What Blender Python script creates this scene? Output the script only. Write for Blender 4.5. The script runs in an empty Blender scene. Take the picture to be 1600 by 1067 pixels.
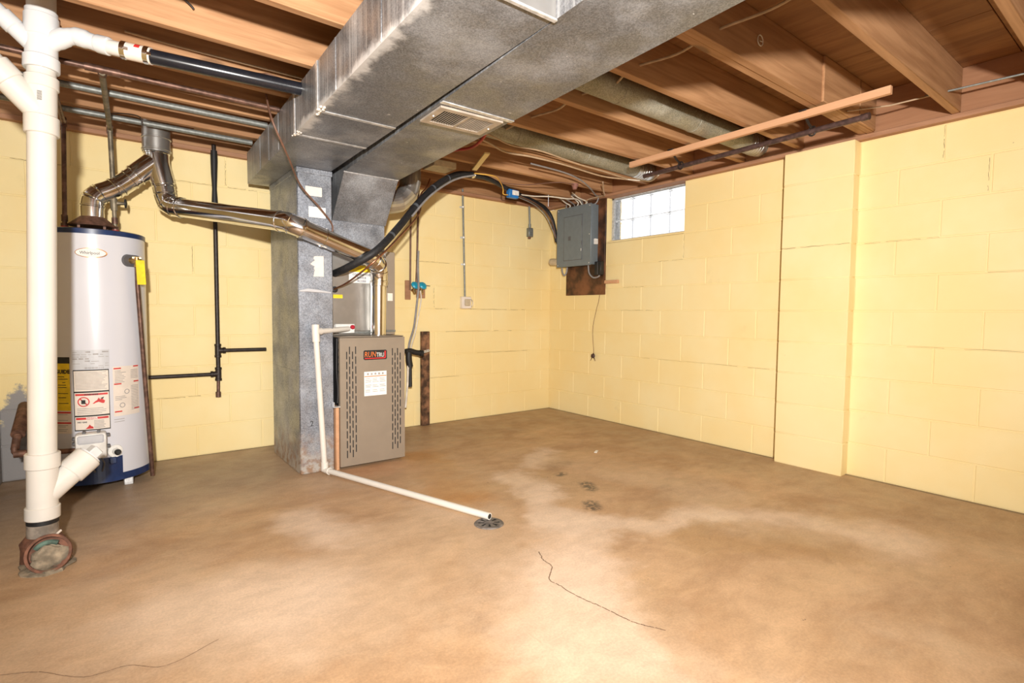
import bpy, bmesh, math, random
from mathutils import Vector, Matrix

random.seed(7)
SC = bpy.context.scene
COL = SC.collection

# ------------------------------------------------------------------ camera
cam_d = bpy.data.cameras.new('camera')
cam = bpy.data.objects.new('camera', cam_d)
COL.objects.link(cam)
YAW, PITCH, ROLL = 0.65377, 0.05498, 0.00854
_f = Vector((math.sin(YAW) * math.cos(PITCH), math.cos(YAW) * math.cos(PITCH), -math.sin(PITCH)))
_r = Vector((math.cos(YAW), -math.sin(YAW), 0))
_u = _r.cross(_f)
_R = _r * math.cos(ROLL) + _u * math.sin(ROLL)
_U = _u * math.cos(ROLL) - _r * math.sin(ROLL)
m = Matrix((_R, _U, -_f)).transposed().to_4x4()
m.translation = Vector((-3.6417, -4.1123, 0.98934))
cam.matrix_world = m
cam_d.sensor_width = 36.0
cam_d.lens = 826.06 / 1600 * 36
cam_d.clip_start = 0.02
SC.camera = cam

# ------------------------------------------------------------------ world, lights, exposure
world = bpy.data.worlds.new('daylight')
world.use_nodes = True
bg = world.node_tree.nodes['Background']
bg.inputs[0].default_value = (1.0, 0.97, 0.93, 1)
bg.inputs[1].default_value = 1.5
SC.world = world

def light(name, kind, loc, energy, color=(1, 1, 1), **kw):
    d = bpy.data.lights.new(name, kind)
    d.energy = energy
    d.color = color
    for k, v in kw.items():
        setattr(d, k, v)
    o = bpy.data.objects.new(name, d)
    o.location = loc
    COL.objects.link(o)
    return o

fl = light('photo_flash', 'SPOT', (-3.85, -4.62, 1.36), 960, (1.0, 0.955, 0.895), shadow_soft_size=0.05, spot_size=math.radians(125), spot_blend=1.0)
fl.rotation_euler = (Vector((-0.75, -0.4, 1.55)) - fl.location).to_track_quat('-Z', 'Y').to_euler()

SC.view_settings.view_transform = 'Standard'
SC.view_settings.look = 'None'
SC.view_settings.exposure = -0.1
SC.view_settings.gamma = 1.0
SC.view_settings.use_curve_mapping = False

# ------------------------------------------------------------------ node materials
MATS = {}

class NT:
    def __init__(self, name):
        self.m = bpy.data.materials.new(name)
        self.m.use_nodes = True
        self.t = self.m.node_tree
        self.b = self.t.nodes['Principled BSDF']
        self._pos = None

    def n(self, kind, **kw):
        nd = self.t.nodes.new(kind)
        for k, v in kw.items():
            setattr(nd, k, v)
        return nd

    def put(self, sock, v):
        if v is None:
            return
        if isinstance(v, bpy.types.NodeSocket):
            self.t.links.new(v, sock)
        elif isinstance(v, (tuple, list)):
            if len(v) == 3 and sock.type == 'RGBA':
                v = (*v, 1)
            sock.default_value = v
        else:
            sock.default_value = v

    @property
    def pos(self):
        if self._pos is None:
            self._pos = self.n('ShaderNodeNewGeometry').outputs['Position']
        return self._pos

    def math(self, op, a, b=None, c=None, clamp=False):
        nd = self.n('ShaderNodeMath', operation=op, use_clamp=clamp)
        self.put(nd.inputs[0], a)
        self.put(nd.inputs[1], b)
        self.put(nd.inputs[2], c)
        return nd.outputs[0]

    def mapping(self, vec, scale=(1, 1, 1), loc=(0, 0, 0), rot=(0, 0, 0)):
        nd = self.n('ShaderNodeMapping')
        self.put(nd.inputs['Vector'], vec)
        nd.inputs['Scale'].default_value = scale
        nd.inputs['Location'].default_value = loc
        nd.inputs['Rotation'].default_value = rot
        return nd.outputs[0]

    def noise(self, scale, detail=4, rough=0.55, vec=None, distort=0.0, out=0):
        nd = self.n('ShaderNodeTexNoise')
        self.put(nd.inputs['Vector'], vec if vec is not None else self.pos)
        nd.inputs['Scale'].default_value = scale
        nd.inputs['Detail'].default_value = detail
        nd.inputs['Roughness'].default_value = rough
        nd.inputs['Distortion'].default_value = distort
        return nd.outputs[out]

    def ramp(self, fac, lo, hi, a=0.0, b=1.0):
        nd = self.n('ShaderNodeMapRange', interpolation_type='SMOOTHSTEP')
        self.put(nd.inputs[0], fac)
        nd.inputs[1].default_value = lo
        nd.inputs[2].default_value = hi
        nd.inputs[3].default_value = a
        nd.inputs[4].default_value = b
        return nd.outputs[0]

    def mix(self, fac, a, b, mode='MIX'):
        nd = self.n('ShaderNodeMix', data_type='RGBA', blend_type=mode)
        self.put(nd.inputs[0], fac)
        self.put(nd.inputs[6], a)
        self.put(nd.inputs[7], b)
        return nd.outputs[2]

    def bump(self, h, strength=0.2, dist=0.01):
        nd = self.n('ShaderNodeBump')
        nd.inputs['Strength'].default_value = strength
        nd.inputs['Distance'].default_value = dist
        self.put(nd.inputs['Height'], h)
        self.put(self.b.inputs['Normal'], nd.outputs[0])

    def rand(self):
        return self.n('ShaderNodeObjectInfo').outputs['Random']

    def set(self, **kw):
        for k, v in kw.items():
            self.put(self.b.inputs[k.replace('_', ' ')], v)

def simple(name, col, rough=0.5, metal=0.0, var=0.12, scale=25, bump=0.0, spec=0.5, bscale=80):
    t = NT(name)
    f = t.ramp(t.noise(scale, 3), 0.35, 0.7)
    dark = tuple(c * (1 - var) for c in col)
    lite = tuple(min(1, c * (1 + var)) for c in col)
    t.set(Base_Color=t.mix(f, dark, lite), Roughness=rough, Metallic=metal)
    t.b.inputs['Specular IOR Level'].default_value = spec
    if bump:
        t.bump(t.noise(bscale, 4), bump, 0.003)
    MATS[name] = t.m
    return t.m

def galvanized(name, col, rough=0.42, spangle=90, rust=False, chalk=0.35, metal=0.85, streak=False):
    t = NT(name)
    v = t.n('ShaderNodeTexVoronoi')
    t.put(v.inputs['Vector'], t.pos)
    v.inputs['Scale'].default_value = spangle
    sp = t.ramp(v.outputs['Color'], 0.1, 0.9, 0.72, 1.22)
    c = t.mix(1.0, col, sp, 'MULTIPLY')
    big = t.ramp(t.noise(3.2, 6, 0.62), 0.42, 0.68)
    c = t.mix(t.math('MULTIPLY', big, chalk), c, (0.78, 0.79, 0.8))
    spots = t.ramp(t.noise(28, 3, 0.6), 0.71, 0.74)
    c = t.mix(t.math('MULTIPLY', spots, 0.55), c, (0.85, 0.86, 0.86))
    met = t.math('SUBTRACT', metal, t.math('MULTIPLY', t.math('MAXIMUM', big, spots), 0.5))
    r = t.ramp(t.noise(9, 5), 0.3, 0.7, rough - 0.08, rough + 0.14)
    if streak:
        nz = t.n('ShaderNodeSeparateXYZ')
        t.put(nz.inputs[0], t.n('ShaderNodeNewGeometry').outputs['Normal'])
        side = t.ramp(t.math('ABSOLUTE', nz.outputs[2]), 0.3, 0.6, 1, 0)
        st_ = t.ramp(t.noise(1.0, 4, 0.6, t.mapping(t.pos, (1, 55, 1.2))), 0.45, 0.68)
        c = t.mix(t.math('MULTIPLY', t.math('MULTIPLY', side, st_), 0.5), c, (0.62, 0.64, 0.66))
        pz = t.n('ShaderNodeSeparateXYZ')
        t.put(pz.inputs[0], t.pos)
        edge = t.math('SUBTRACT', pz.outputs[0], t.math('ADD', -2.869, t.math('MULTIPLY', pz.outputs[1], 0.026)))
        edge = t.math('ADD', t.math('ABSOLUTE', edge), t.math('MULTIPLY', t.math('SUBTRACT', t.noise(9, 5, 0.65), 0.5), 0.16))
        up = t.math('SUBTRACT', pz.outputs[2], 1.83)
        cor = t.ramp(t.math('ADD', edge, t.math('MULTIPLY', up, 1.2)), 0.0, 0.045, 1, 0)
        cor = t.math('MULTIPLY', cor, t.ramp(pz.outputs[1], -1.35, -1.6))
        c = t.mix(t.math('MULTIPLY', cor, 0.75), c, (0.74, 0.74, 0.74))
        met = t.math('MULTIPLY', met, t.math('SUBTRACT', 1.0, t.math('MULTIPLY', cor, 0.9)))
    if rust:
        z = t.n('ShaderNodeSeparateXYZ')
        t.put(z.inputs[0], t.pos)
        hgt = t.math('ADD', z.outputs[2], t.math('MULTIPLY', t.noise(6, 6, 0.65), -0.55))
        k = t.ramp(hgt, -0.24, -0.02, 1, 0)
        k2 = t.ramp(t.noise(22, 5, 0.6), 0.42, 0.6)
        c = t.mix(t.math('MULTIPLY', k, 0.85), c, t.mix(k2, (0.40, 0.36, 0.31), (0.27, 0.15, 0.07)))
        met = t.math('MULTIPLY', met, t.math('SUBTRACT', 1.0, k))
    t.set(Base_Color=c, Metallic=met, Roughness=r)
    t.bump(t.noise(2.2, 3), 0.12, 0.02)
    MATS[name] = t.m
    return t.m

def wood(name, dark, lite, stretch=(1.6, 26, 26), knots=True, rough=0.7, red=None):
    t = NT(name)
    rnd = t.n('ShaderNodeObjectInfo')
    off = t.n('ShaderNodeVectorMath', operation='ADD')
    t.put(off.inputs[0], t.pos)
    t.put(off.inputs[1], t.n('ShaderNodeCombineXYZ').outputs[0])
    cx = off.inputs[1].links[0].from_node
    t.put(cx.inputs[0], t.math('MULTIPLY', rnd.outputs['Random'], 37.0))
    vec = t.mapping(off.outputs[0], stretch)
    g = t.noise(1.0, 5, 0.6, vec, 0.6)
    w = t.n('ShaderNodeTexNoise')
    t.put(w.inputs['Vector'], t.mapping(off.outputs[0], tuple(s * 3.4 for s in stretch)))
    w.inputs['Scale'].default_value = 1.0
    w.inputs['Detail'].default_value = 3
    f = t.math('ADD', t.math('MULTIPLY', t.ramp(g, 0.3, 0.7), 0.65), t.math('MULTIPLY', w.outputs[0], 0.35))
    c = t.mix(f, dark, lite)
    c = t.mix(t.math('MULTIPLY', rnd.outputs['Random'], 0.35), c, tuple(d * 0.7 + l * 0.25 for d, l in zip(dark, lite)))
    if knots:
        v = t.n('ShaderNodeTexVoronoi')
        t.put(v.inputs['Vector'], t.mapping(off.outputs[0], (1.5, 4.2, 4.2)))
        v.inputs['Scale'].default_value = 1.0
        kk = t.ramp(v.outputs['Distance'], 0.05, 0.11, 1, 0)
        c = t.mix(t.math('MULTIPLY', kk, 0.6), c, tuple(d * 0.35 for d in dark))
    t.set(Base_Color=c, Roughness=rough)
    t.bump(f, 0.15, 0.003)
    MATS[name] = t.m
    return t.m

def paint_block(name):
    t = NT(name)
    base = (0.86, 0.68, 0.33)
    pale = (0.87, 0.74, 0.42)
    f = t.ramp(t.noise(1.3, 4, 0.6), 0.35, 0.7)
    c = t.mix(f, base, pale)
    c = t.mix(t.math('MULTIPLY', t.rand(), 0.22), c, (0.82, 0.68, 0.34))
    scuff = t.ramp(t.noise(3.6, 6, 0.68), 0.63, 0.78)
    c = t.mix(t.math('MULTIPLY', scuff, 0.30), c, (0.56, 0.47, 0.23))
    pits = t.ramp(t.noise(19, 4, 0.6), 0.755, 0.775)
    c = t.mix(t.math('MULTIPLY', pits, 0.7), c, (0.22, 0.19, 0.13))
    # worn paint and bare masonry in the corner behind the heater
    s = t.n('ShaderNodeSeparateXYZ')
    t.put(s.inputs[0], t.pos)
    hx = t.math('SUBTRACT', s.outputs[0], -4.05)
    hx = t.math('ABSOLUTE', hx)
    hz = s.outputs[2]
    d = t.math('ADD', t.math('MULTIPLY', hx, 1.5), t.math('MULTIPLY', hz, 1.0))
    d = t.math('ADD', d, t.math('MULTIPLY', t.noise(7, 6, 0.65), 0.6))
    bare = t.ramp(d, 0.80, 0.86, 1, 0)
    c = t.mix(bare, c, (0.30, 0.285, 0.28))
    t.set(Base_Color=c, Roughness=0.55)
    t.b.inputs['Specular IOR Level'].default_value = 0.3
    h = t.math('ADD', t.math('MULTIPLY', t.noise(160, 4, 0.7), 0.6), t.noise(22, 3))
    t.bump(h, 0.22, 0.004)
    MATS[name] = t.m

def concrete_floor(name):
    t = NT(name)
    s = t.n('ShaderNodeSeparateXYZ')
    t.put(s.inputs[0], t.pos)
    X, Y = s.outputs[0], s.outputs[1]
    wob = t.n('ShaderNodeTexNoise')
    t.put(wob.inputs['Vector'], t.pos)
    wob.inputs['Scale'].default_value = 3.0
    wob.inputs['Detail'].default_value = 5
    wob.inputs['Roughness'].default_value = 0.6
    sc = t.n('ShaderNodeSeparateColor')
    t.put(sc.inputs[0], wob.outputs[1])
    WX = t.math('ADD', X, t.math('MULTIPLY', t.math('SUBTRACT', sc.outputs[0], 0.5), 0.5))
    WY = t.math('ADD', Y, t.math('MULTIPLY', t.math('SUBTRACT', sc.outputs[1], 0.5), 0.5))

    def blob(x0, y0, x1, y1, w, soft, wobble=True):
        # distance to the segment (x0,y0)-(x1,y1)
        px, py = (WX, WY) if wobble else (X, Y)
        dx, dy = x1 - x0, y1 - y0
        L = dx * dx + dy * dy + 1e-9
        ax, ay = t.math('SUBTRACT', px, x0), t.math('SUBTRACT', py, y0)
        k = t.math('DIVIDE', t.math('ADD', t.math('MULTIPLY', ax, dx), t.math('MULTIPLY', ay, dy)), L, clamp=True)
        ex = t.math('SUBTRACT', ax, t.math('MULTIPLY', k, dx))
        ey = t.math('SUBTRACT', ay, t.math('MULTIPLY', k, dy))
        d = t.math('SQRT', t.math('ADD', t.math('MULTIPLY', ex, ex), t.math('MULTIPLY', ey, ey)))
        return t.ramp(d, w, w + soft, 1, 0)

    streak = t.noise(1.0, 6, 0.62, t.mapping(t.pos, (1.3, 2.6, 1), rot=(0, 0, 0.5)), 0.8)
    f = t.ramp(streak, 0.32, 0.68)
    c = t.mix(f, (0.42, 0.255, 0.140), (0.57, 0.375, 0.222))
    blot = t.ramp(t.noise(1.1, 5, 0.6, None, 0.5), 0.46, 0.66)
    c = t.mix(t.math('MULTIPLY', blot, 0.55), c, (0.60, 0.44, 0.30))
    drk = t.ramp(t.noise(2.3, 6, 0.66, t.mapping(t.pos, (1, 1, 1), (5, 3, 0))), 0.55, 0.75)
    c = t.mix(t.math('MULTIPLY', drk, 0.5), c, (0.30, 0.195, 0.12))
    def lay(c, mask, col, k):
        return t.mix(t.math('MULTIPLY', mask, k), c, col)
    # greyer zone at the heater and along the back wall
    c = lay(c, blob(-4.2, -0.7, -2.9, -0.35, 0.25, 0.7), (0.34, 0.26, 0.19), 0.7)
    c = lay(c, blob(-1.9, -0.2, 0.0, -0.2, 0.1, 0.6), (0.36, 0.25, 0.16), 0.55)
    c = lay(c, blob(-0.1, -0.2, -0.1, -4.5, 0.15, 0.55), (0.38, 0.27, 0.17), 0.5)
    # orange wash in front of the furnace
    c = lay(c, blob(-1.95, -0.85, -2.15, -1.75, 0.03, 0.22), (0.46, 0.22, 0.07), 0.75)
    c = lay(c, blob(-2.45, -1.0, -2.2, -1.05, 0.02, 0.16), (0.50, 0.24, 0.12), 0.55)
    c = lay(c, blob(-2.1, -1.2, -1.6, -2.0, 0.05, 0.3), (0.52, 0.36, 0.22), 0.5)
    # pale mineral trails
    for a in ((-1.72, -1.60, -1.78, -2.0, 0.03, 0.13), (-1.78, -2.0, -1.95, -2.35, 0.03, 0.15), (-1.95, -2.35, -2.3, -2.75, 0.05, 0.2),
              (-1.95, -2.42, -1.3, -2.72, 0.015, 0.14), (-2.3, -2.75, -2.5, -3.05, 0.1, 0.3), (-1.3, -2.72, -0.9, -3.3, 0.04, 0.25),
              (-2.85, -1.85, -2.95, -1.55, 0.02, 0.2), (-3.2, -2.3, -3.4, -2.1, 0.05, 0.35), (-1.2, -1.3, -1.5, -1.5, 0.0, 0.15)):
        c = lay(c, blob(*a), (0.74, 0.57, 0.43), 0.72)
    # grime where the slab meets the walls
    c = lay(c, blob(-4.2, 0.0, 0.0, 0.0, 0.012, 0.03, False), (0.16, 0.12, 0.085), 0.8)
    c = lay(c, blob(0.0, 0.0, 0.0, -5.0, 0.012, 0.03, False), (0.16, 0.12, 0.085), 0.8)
    # brown damp edge on the right
    c = lay(c, blob(-1.55, -2.85, -1.2, -3.15, 0.08, 0.18), (0.40, 0.24, 0.11), 0.55)
    c = lay(c, blob(-2.05, -2.95, -2.4, -3.2, 0.01, 0.12), (0.45, 0.28, 0.14), 0.4)
    # dark tar marks
    fine = t.ramp(t.noise(34, 4, 0.6), 0.36, 0.56)
    for a in ((-1.665, -2.22, -1.70, -2.27, 0.016, 0.05), (-1.455, -1.98, -1.50, -2.06, 0.012, 0.05), (-1.44, -1.76, -1.47, -1.77, 0.002, 0.05)):
        c = lay(c, t.math('MULTIPLY', blob(*a, wobble=False), fine), (0.06, 0.055, 0.05), 0.85)
    specks = t.ramp(t.noise(26, 3, 0.5), 0.76, 0.775)
    c = lay(c, specks, (0.16, 0.11, 0.08), 0.8)
    mid = t.ramp(t.noise(9, 8, 0.72, t.mapping(t.pos, (1, 1.6, 1), rot=(0, 0, 0.6)), 0.4), 0.25, 0.75, 0.88, 1.10)
    c = t.mix(1.0, c, mid, 'MULTIPLY')
    scr = t.ramp(t.noise(1.0, 5, 0.7, t.mapping(t.pos, (3, 40, 1), rot=(0, 0, -0.9))), 0.62, 0.72)
    c = lay(c, scr, (0.68, 0.52, 0.39), 0.22)
    scr2 = t.ramp(t.noise(1.0, 5, 0.7, t.mapping(t.pos, (40, 3, 1), (2, 2, 0), rot=(0, 0, -0.5))), 0.63, 0.73)
    c = lay(c, scr2, (0.30, 0.19, 0.11), 0.22)
    grain = t.ramp(t.noise(120, 3, 0.7), 0.25, 0.75, 0.90, 1.10)
    c = t.mix(1.0, c, grain, 'MULTIPLY')
    t.set(Base_Color=c, Roughness=t.ramp(t.noise(5, 4), 0.3, 0.7, 0.38, 0.62))
    t.b.inputs['Specular IOR Level'].default_value = 0.35
    hh = t.math('ADD', t.noise(4, 5), t.math('MULTIPLY', t.noise(70, 4, 0.7), 0.25))
    t.bump(hh, 0.2, 0.01)
    MATS[name] = t.m

paint_block('yellow_paint')
concrete_floor('tan_concrete')
galvanized('galv_duct', (0.235, 0.245, 0.265), 0.40, 230, chalk=0.10, metal=0.62, streak=True)
galvanized('galv_drop', (0.30, 0.325, 0.375), 0.45, 190, rust=True, chalk=0.12)
simple('galv_coil', (0.50, 0.49, 0.47), 0.33, 0.85, 0.10, 7)
simple('galv_pipe', (0.23, 0.245, 0.235), 0.5, 0.5, 0.15, 60)
galvanized('galv_tube', (0.29, 0.275, 0.215), 0.5, 200, chalk=0.08, metal=0.45)
simple('cleat_metal', (0.72, 0.73, 0.74), 0.4, 0.6, 0.2, 40)
simple('shiny_flue', (0.80, 0.80, 0.80), 0.14, 1.0, 0.06, 8)
wood('joist_wood', (0.27, 0.125, 0.05), (0.55, 0.31, 0.155))
wood('rim_wood', (0.27, 0.12, 0.055), (0.43, 0.22, 0.115), (14, 1.6, 14))
wood('plate_wood', (0.30, 0.145, 0.075), (0.48, 0.26, 0.15), (3, 3, 26), knots=False)
wood('ply_wood', (0.17, 0.068, 0.022), (0.36, 0.175, 0.066), (14, 2.2, 14), knots=False)
simple('backboard_wood', (0.115, 0.045, 0.018), 0.5, 0, 0.75, 7, 0.2)
wood('strip_wood', (0.52, 0.27, 0.14), (0.68, 0.40, 0.23), (20, 1.5, 20), knots=False)
simple('stud_wood', (0.17, 0.082, 0.040), 0.8, 0, 0.7, 16, 0.4)
simple('pvc_white', (0.70, 0.67, 0.62), 0.28, 0, 0.03, 6)
simple('pvc_clean', (0.68, 0.69, 0.70), 0.25, 0, 0.02, 6)
simple('abs_black', (0.012, 0.013, 0.018), 0.25)
simple('rubber_black', (0.012, 0.012, 0.013), 0.55)
simple('foam_black', (0.014, 0.014, 0.016), 0.6, 0, 0.3, 60, 0.4)
simple('tape_grey', (0.09, 0.10, 0.115), 0.4)
simple('copper_dull', (0.155, 0.085, 0.062), 0.45, 0.5, 0.35, 30)
simple('copper_green', (0.20, 0.17, 0.12), 0.5, 0.5, 0.4, 20)
simple('copper_bright', (0.42, 0.20, 0.12), 0.32, 0.9, 0.15, 30)
simple('iron_black', (0.028, 0.020, 0.017), 0.45, 0.3, 0.3, 40)
simple('iron_brown', (0.085, 0.05, 0.045), 0.5, 0.3, 0.3, 40)
simple('brass', (0.55, 0.36, 0.15), 0.35, 0.9, 0.2, 50)
simple('rust_brown', (0.17, 0.085, 0.055), 0.6, 0.3, 0.4, 30)
simple('clay_red', (0.17, 0.072, 0.042), 0.8, 0, 0.35, 30, 0.4)
simple('mud_concrete', (0.29, 0.235, 0.165), 0.9, 0, 0.4, 22, 0.9, bscale=45)
simple('green_patina', (0.09, 0.15, 0.12), 0.8, 0, 0.4, 30, 0.5)
simple('clear_sealant', (0.27, 0.23, 0.19), 0.2, 0, 0.3, 20)
simple('heater_white', (0.66, 0.67, 0.73), 0.22, 0, 0.015, 3)
simple('heater_blue', (0.012, 0.032, 0.11), 0.3, 0, 0.2, 20)
simple('furnace_tan', (0.315, 0.262, 0.205), 0.42, 0.25, 0.03, 10)
simple('furnace_dark', (0.02, 0.02, 0.022), 0.6)
simple('paper_white', (0.84, 0.82, 0.79), 0.6, 0, 0.02)
simple('paper_cream', (0.78, 0.70, 0.62), 0.6, 0, 0.04)
simple('paper_silver', (0.54, 0.55, 0.58), 0.4, 0, 0.04)
simple('print_black', (0.02, 0.02, 0.02), 0.6)
simple('print_grey', (0.36, 0.34, 0.33), 0.7)
simple('print_red', (0.60, 0.03, 0.03), 0.5)
simple('print_orange', (0.75, 0.18, 0.03), 0.5)
simple('print_yellow', (0.85, 0.62, 0.02), 0.5)
simple('badge_bronze', (0.42, 0.20, 0.08), 0.3, 0.7)
simple('panel_grey', (0.165, 0.20, 0.225), 0.45, 0.1, 0.04)
simple('cable_white', (0.72, 0.66, 0.56), 0.5)
simple('cable_tan', (0.46, 0.33, 0.21), 0.55)
simple('cable_grey', (0.26, 0.25, 0.25), 0.5)
simple('wire_brown', (0.17, 0.085, 0.055), 0.55)
simple('wire_yellow', (0.72, 0.42, 0.07), 0.5)
simple('wire_red', (0.42, 0.04, 0.03), 0.5)
simple('teal_plastic', (0.015, 0.33, 0.50), 0.4)
simple('blue_plastic', (0.02, 0.18, 0.52), 0.4)
simple('beige_plastic', (0.52, 0.43, 0.30), 0.5)
simple('white_plastic', (0.80, 0.79, 0.76), 0.4)
simple('grey_plastic', (0.12, 0.12, 0.13), 0.5)
simple('yellow_tag', (0.80, 0.66, 0.02), 0.4)
simple('red_plastic', (0.45, 0.01, 0.03), 0.4)
simple('dusty_rose', (0.26, 0.115, 0.09), 0.7)
simple('register_tan', (0.50, 0.43, 0.36), 0.45, 0.3)
simple('drain_iron', (0.20, 0.18, 0.165), 0.6, 0.4, 0.3, 40, 0.4)
simple('hollow_shade', (0.02, 0.018, 0.015), 0.9)  # near-black colour standing in for the shade inside hollows
simple('crack_dark', (0.20, 0.12, 0.07), 0.9, 0, 0.3)
simple('crack_black', (0.10, 0.085, 0.06), 0.9)
simple('mortar_pale', (0.8, 0.8, 0.78), 0.8)
simple('mortar_grey', (0.45, 0.46, 0.46), 0.9, 0, 0.2, 60, 0.4)

def glass_block_mat():
    t = NT('glass_block')
    t.set(Base_Color=(0.95, 0.97, 1.0), Roughness=0.18)
    t.b.inputs['Transmission Weight'].default_value = 1.0
    t.b.inputs['IOR'].default_value = 1.12
    t.bump(t.noise(28, 2), 0.5, 0.01)
    MATS['glass_block'] = t.m
glass_block_mat()
t = NT('joint_glass')
t.set(Base_Color=(0.9, 0.92, 0.95), Roughness=0.6)
t.b.inputs['Transmission Weight'].default_value = 0.7
t.b.inputs['IOR'].default_value = 1.05
MATS['joint_glass'] = t.m

# ------------------------------------------------------------------ geometry helpers
class G:
    def __init__(self):
        self.v = []
        self.f = []

    def add(self, vs, fs):
        o = len(self.v)
        self.v += [tuple(map(float, p)) for p in vs]
        self.f += [tuple(o + i for i in f) for f in fs]
        return self

    def box(self, a, b, bev=0.0, rot=None, seg=1):
        x0, y0, z0 = (min(p, q) for p, q in zip(a, b))
        x1, y1, z1 = (max(p, q) for p, q in zip(a, b))
        c = Vector(((x0 + x1) / 2, (y0 + y1) / 2, (z0 + z1) / 2))
        vs = [Vector(p) for p in ((x0, y0, z0), (x1, y0, z0), (x1, y1, z0), (x0, y1, z0), (x0, y0, z1), (x1, y0, z1), (x1, y1, z1), (x0, y1, z1))]
        fs = [(3, 2, 1, 0), (4, 5, 6, 7), (0, 1, 5, 4), (1, 2, 6, 5), (2, 3, 7, 6), (3, 0, 4, 7)]
        if bev > 0:
            bm = bmesh.new()
            bv = [bm.verts.new(p) for p in vs]
            for f in fs:
                bm.faces.new([bv[i] for i in f])
            bmesh.ops.bevel(bm, geom=list(bm.edges), offset=bev, segments=seg, affect='EDGES', profile=0.5)
            bm.verts.index_update()
            vs = [v.co.copy() for v in bm.verts]
            fs = [tuple(v.index for v in f.verts) for f in bm.faces]
            bm.free()
        if rot is not None:
            vs = [c + rot @ (p - c) for p in vs]
        return self.add(vs, fs)

    def prism(self, poly, off):
        off = Vector(off)
        n = len(poly)
        a = [Vector(p) for p in poly]
        b = [p + off for p in a]
        fs = [tuple(range(n - 1, -1, -1)), tuple(range(n, 2 * n))] + [(i, (i + 1) % n, n + (i + 1) % n, n + i) for i in range(n)]
        return self.add(a + b, fs)

    def quad(self, a, b, c, d):
        return self.add([a, b, c, d], [(0, 1, 2, 3)])

    def tube(self, pts, r, n=14, caps=True, hollow=0.0):
        P = [Vector(p) for p in pts]
        R = r if isinstance(r, (list, tuple)) else [r] * len(P)
        T = []
        for i in range(len(P)):
            if i == 0:
                d = P[1] - P[0]
            elif i == len(P) - 1:
                d = P[-1] - P[-2]
            else:
                d = (P[i + 1] - P[i]).normalized() + (P[i] - P[i - 1]).normalized()
            if d.length < 1e-9:
                d = T[-1].copy() if T else Vector((0, 0, 1))
            T.append(d.normalized())
        ref = Vector((0, 0, 1)) if abs(T[0].z) < 0.9 else Vector((1, 0, 0))
        N = (ref - T[0] * ref.dot(T[0])).normalized()
        vs, fs = [], []
        for i in range(len(P)):
            N = (N - T[i] * N.dot(T[i]))
            N = N.normalized() if N.length > 1e-6 else T[i].orthogonal().normalized()
            B = T[i].cross(N)
            for k in range(n):
                a = 2 * math.pi * k / n
                vs.append(P[i] + (N * math.cos(a) + B * math.sin(a)) * R[i])
        for i in range(len(P) - 1):
            for k in range(n):
                k2 = (k + 1) % n
                fs.append((i * n + k, i * n + k2, (i + 1) * n + k2, (i + 1) * n + k))
        if caps:
            fs.append(tuple(range(n - 1, -1, -1)))
            fs.append(tuple((len(P) - 1) * n + k for k in range(n)))
        return self.add(vs, fs)

    def lathe(self, c, prof, axis=(0, 0, 1), n=40):
        ax = Vector(axis).normalized()
        pts = [Vector(c) + ax * z for r, z in prof]
        # stacked rings sharing one frame
        ref = Vector((1, 0, 0)) if abs(ax.x) < 0.9 else Vector((0, 1, 0))
        N = (ref - ax * ref.dot(ax)).normalized()
        B = ax.cross(N)
        vs, fs = [], []
        for (r, z), p in zip(prof, pts):
            for k in range(n):
                a = 2 * math.pi * k / n
                vs.append(p + (N * math.cos(a) + B * math.sin(a)) * max(r, 1e-5))
        m = len(prof)
        for i in range(m - 1):
            for k in range(n):
                k2 = (k + 1) % n
                fs.append((i * n + k, i * n + k2, (i + 1) * n + k2, (i + 1) * n + k))
        fs.append(tuple(range(n - 1, -1, -1)))
        fs.append(tuple((m - 1) * n + k for k in range(n)))
        return self.add(vs, fs)

    def sphere(self, c, r, n=14, sc=(1, 1, 1)):
        vs, fs = [], []
        m = n // 2
        for i in range(m + 1):
            t = math.pi * i / m
            for k in range(n):
                a = 2 * math.pi * k / n
                vs.append((c[0] + r * sc[0] * math.sin(t) * math.cos(a), c[1] + r * sc[1] * math.sin(t) * math.sin(a), c[2] + r * sc[2] * math.cos(t)))
        for i in range(m):
            for k in range(n):
                k2 = (k + 1) % n
                fs.append((i * n + k, (i + 1) * n + k, (i + 1) * n + k2, i * n + k2))
        return self.add(vs, fs)

def curve(pts, per=6):
    P = [Vector(p) for p in pts]
    if len(P) < 3:
        return P
    out = []
    for i in range(len(P) - 1):
        p0 = P[i - 1] if i else P[0] * 2 - P[1]
        p1, p2 = P[i], P[i + 1]
        p3 = P[i + 2] if i + 2 < len(P) else P[-1] * 2 - P[-2]
        for k in range(per):
            t = k / per
            out.append(0.5 * ((2 * p1) + (p2 - p0) * t + (2 * p0 - 5 * p1 + 4 * p2 - p3) * t * t + (3 * p1 - p0 - 3 * p2 + p3) * t ** 3))
    out.append(P[-1])
    return out

WLOC = {}

def wloc(o):
    return WLOC.get(o.name, Vector((0, 0, 0)))

def tag(o, label=None, cat=None, group=None, kind=None):
    for k, v in (('label', label), ('category', cat), ('group', group), ('kind', kind)):
        if v:
            o[k] = v
    return o

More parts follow.
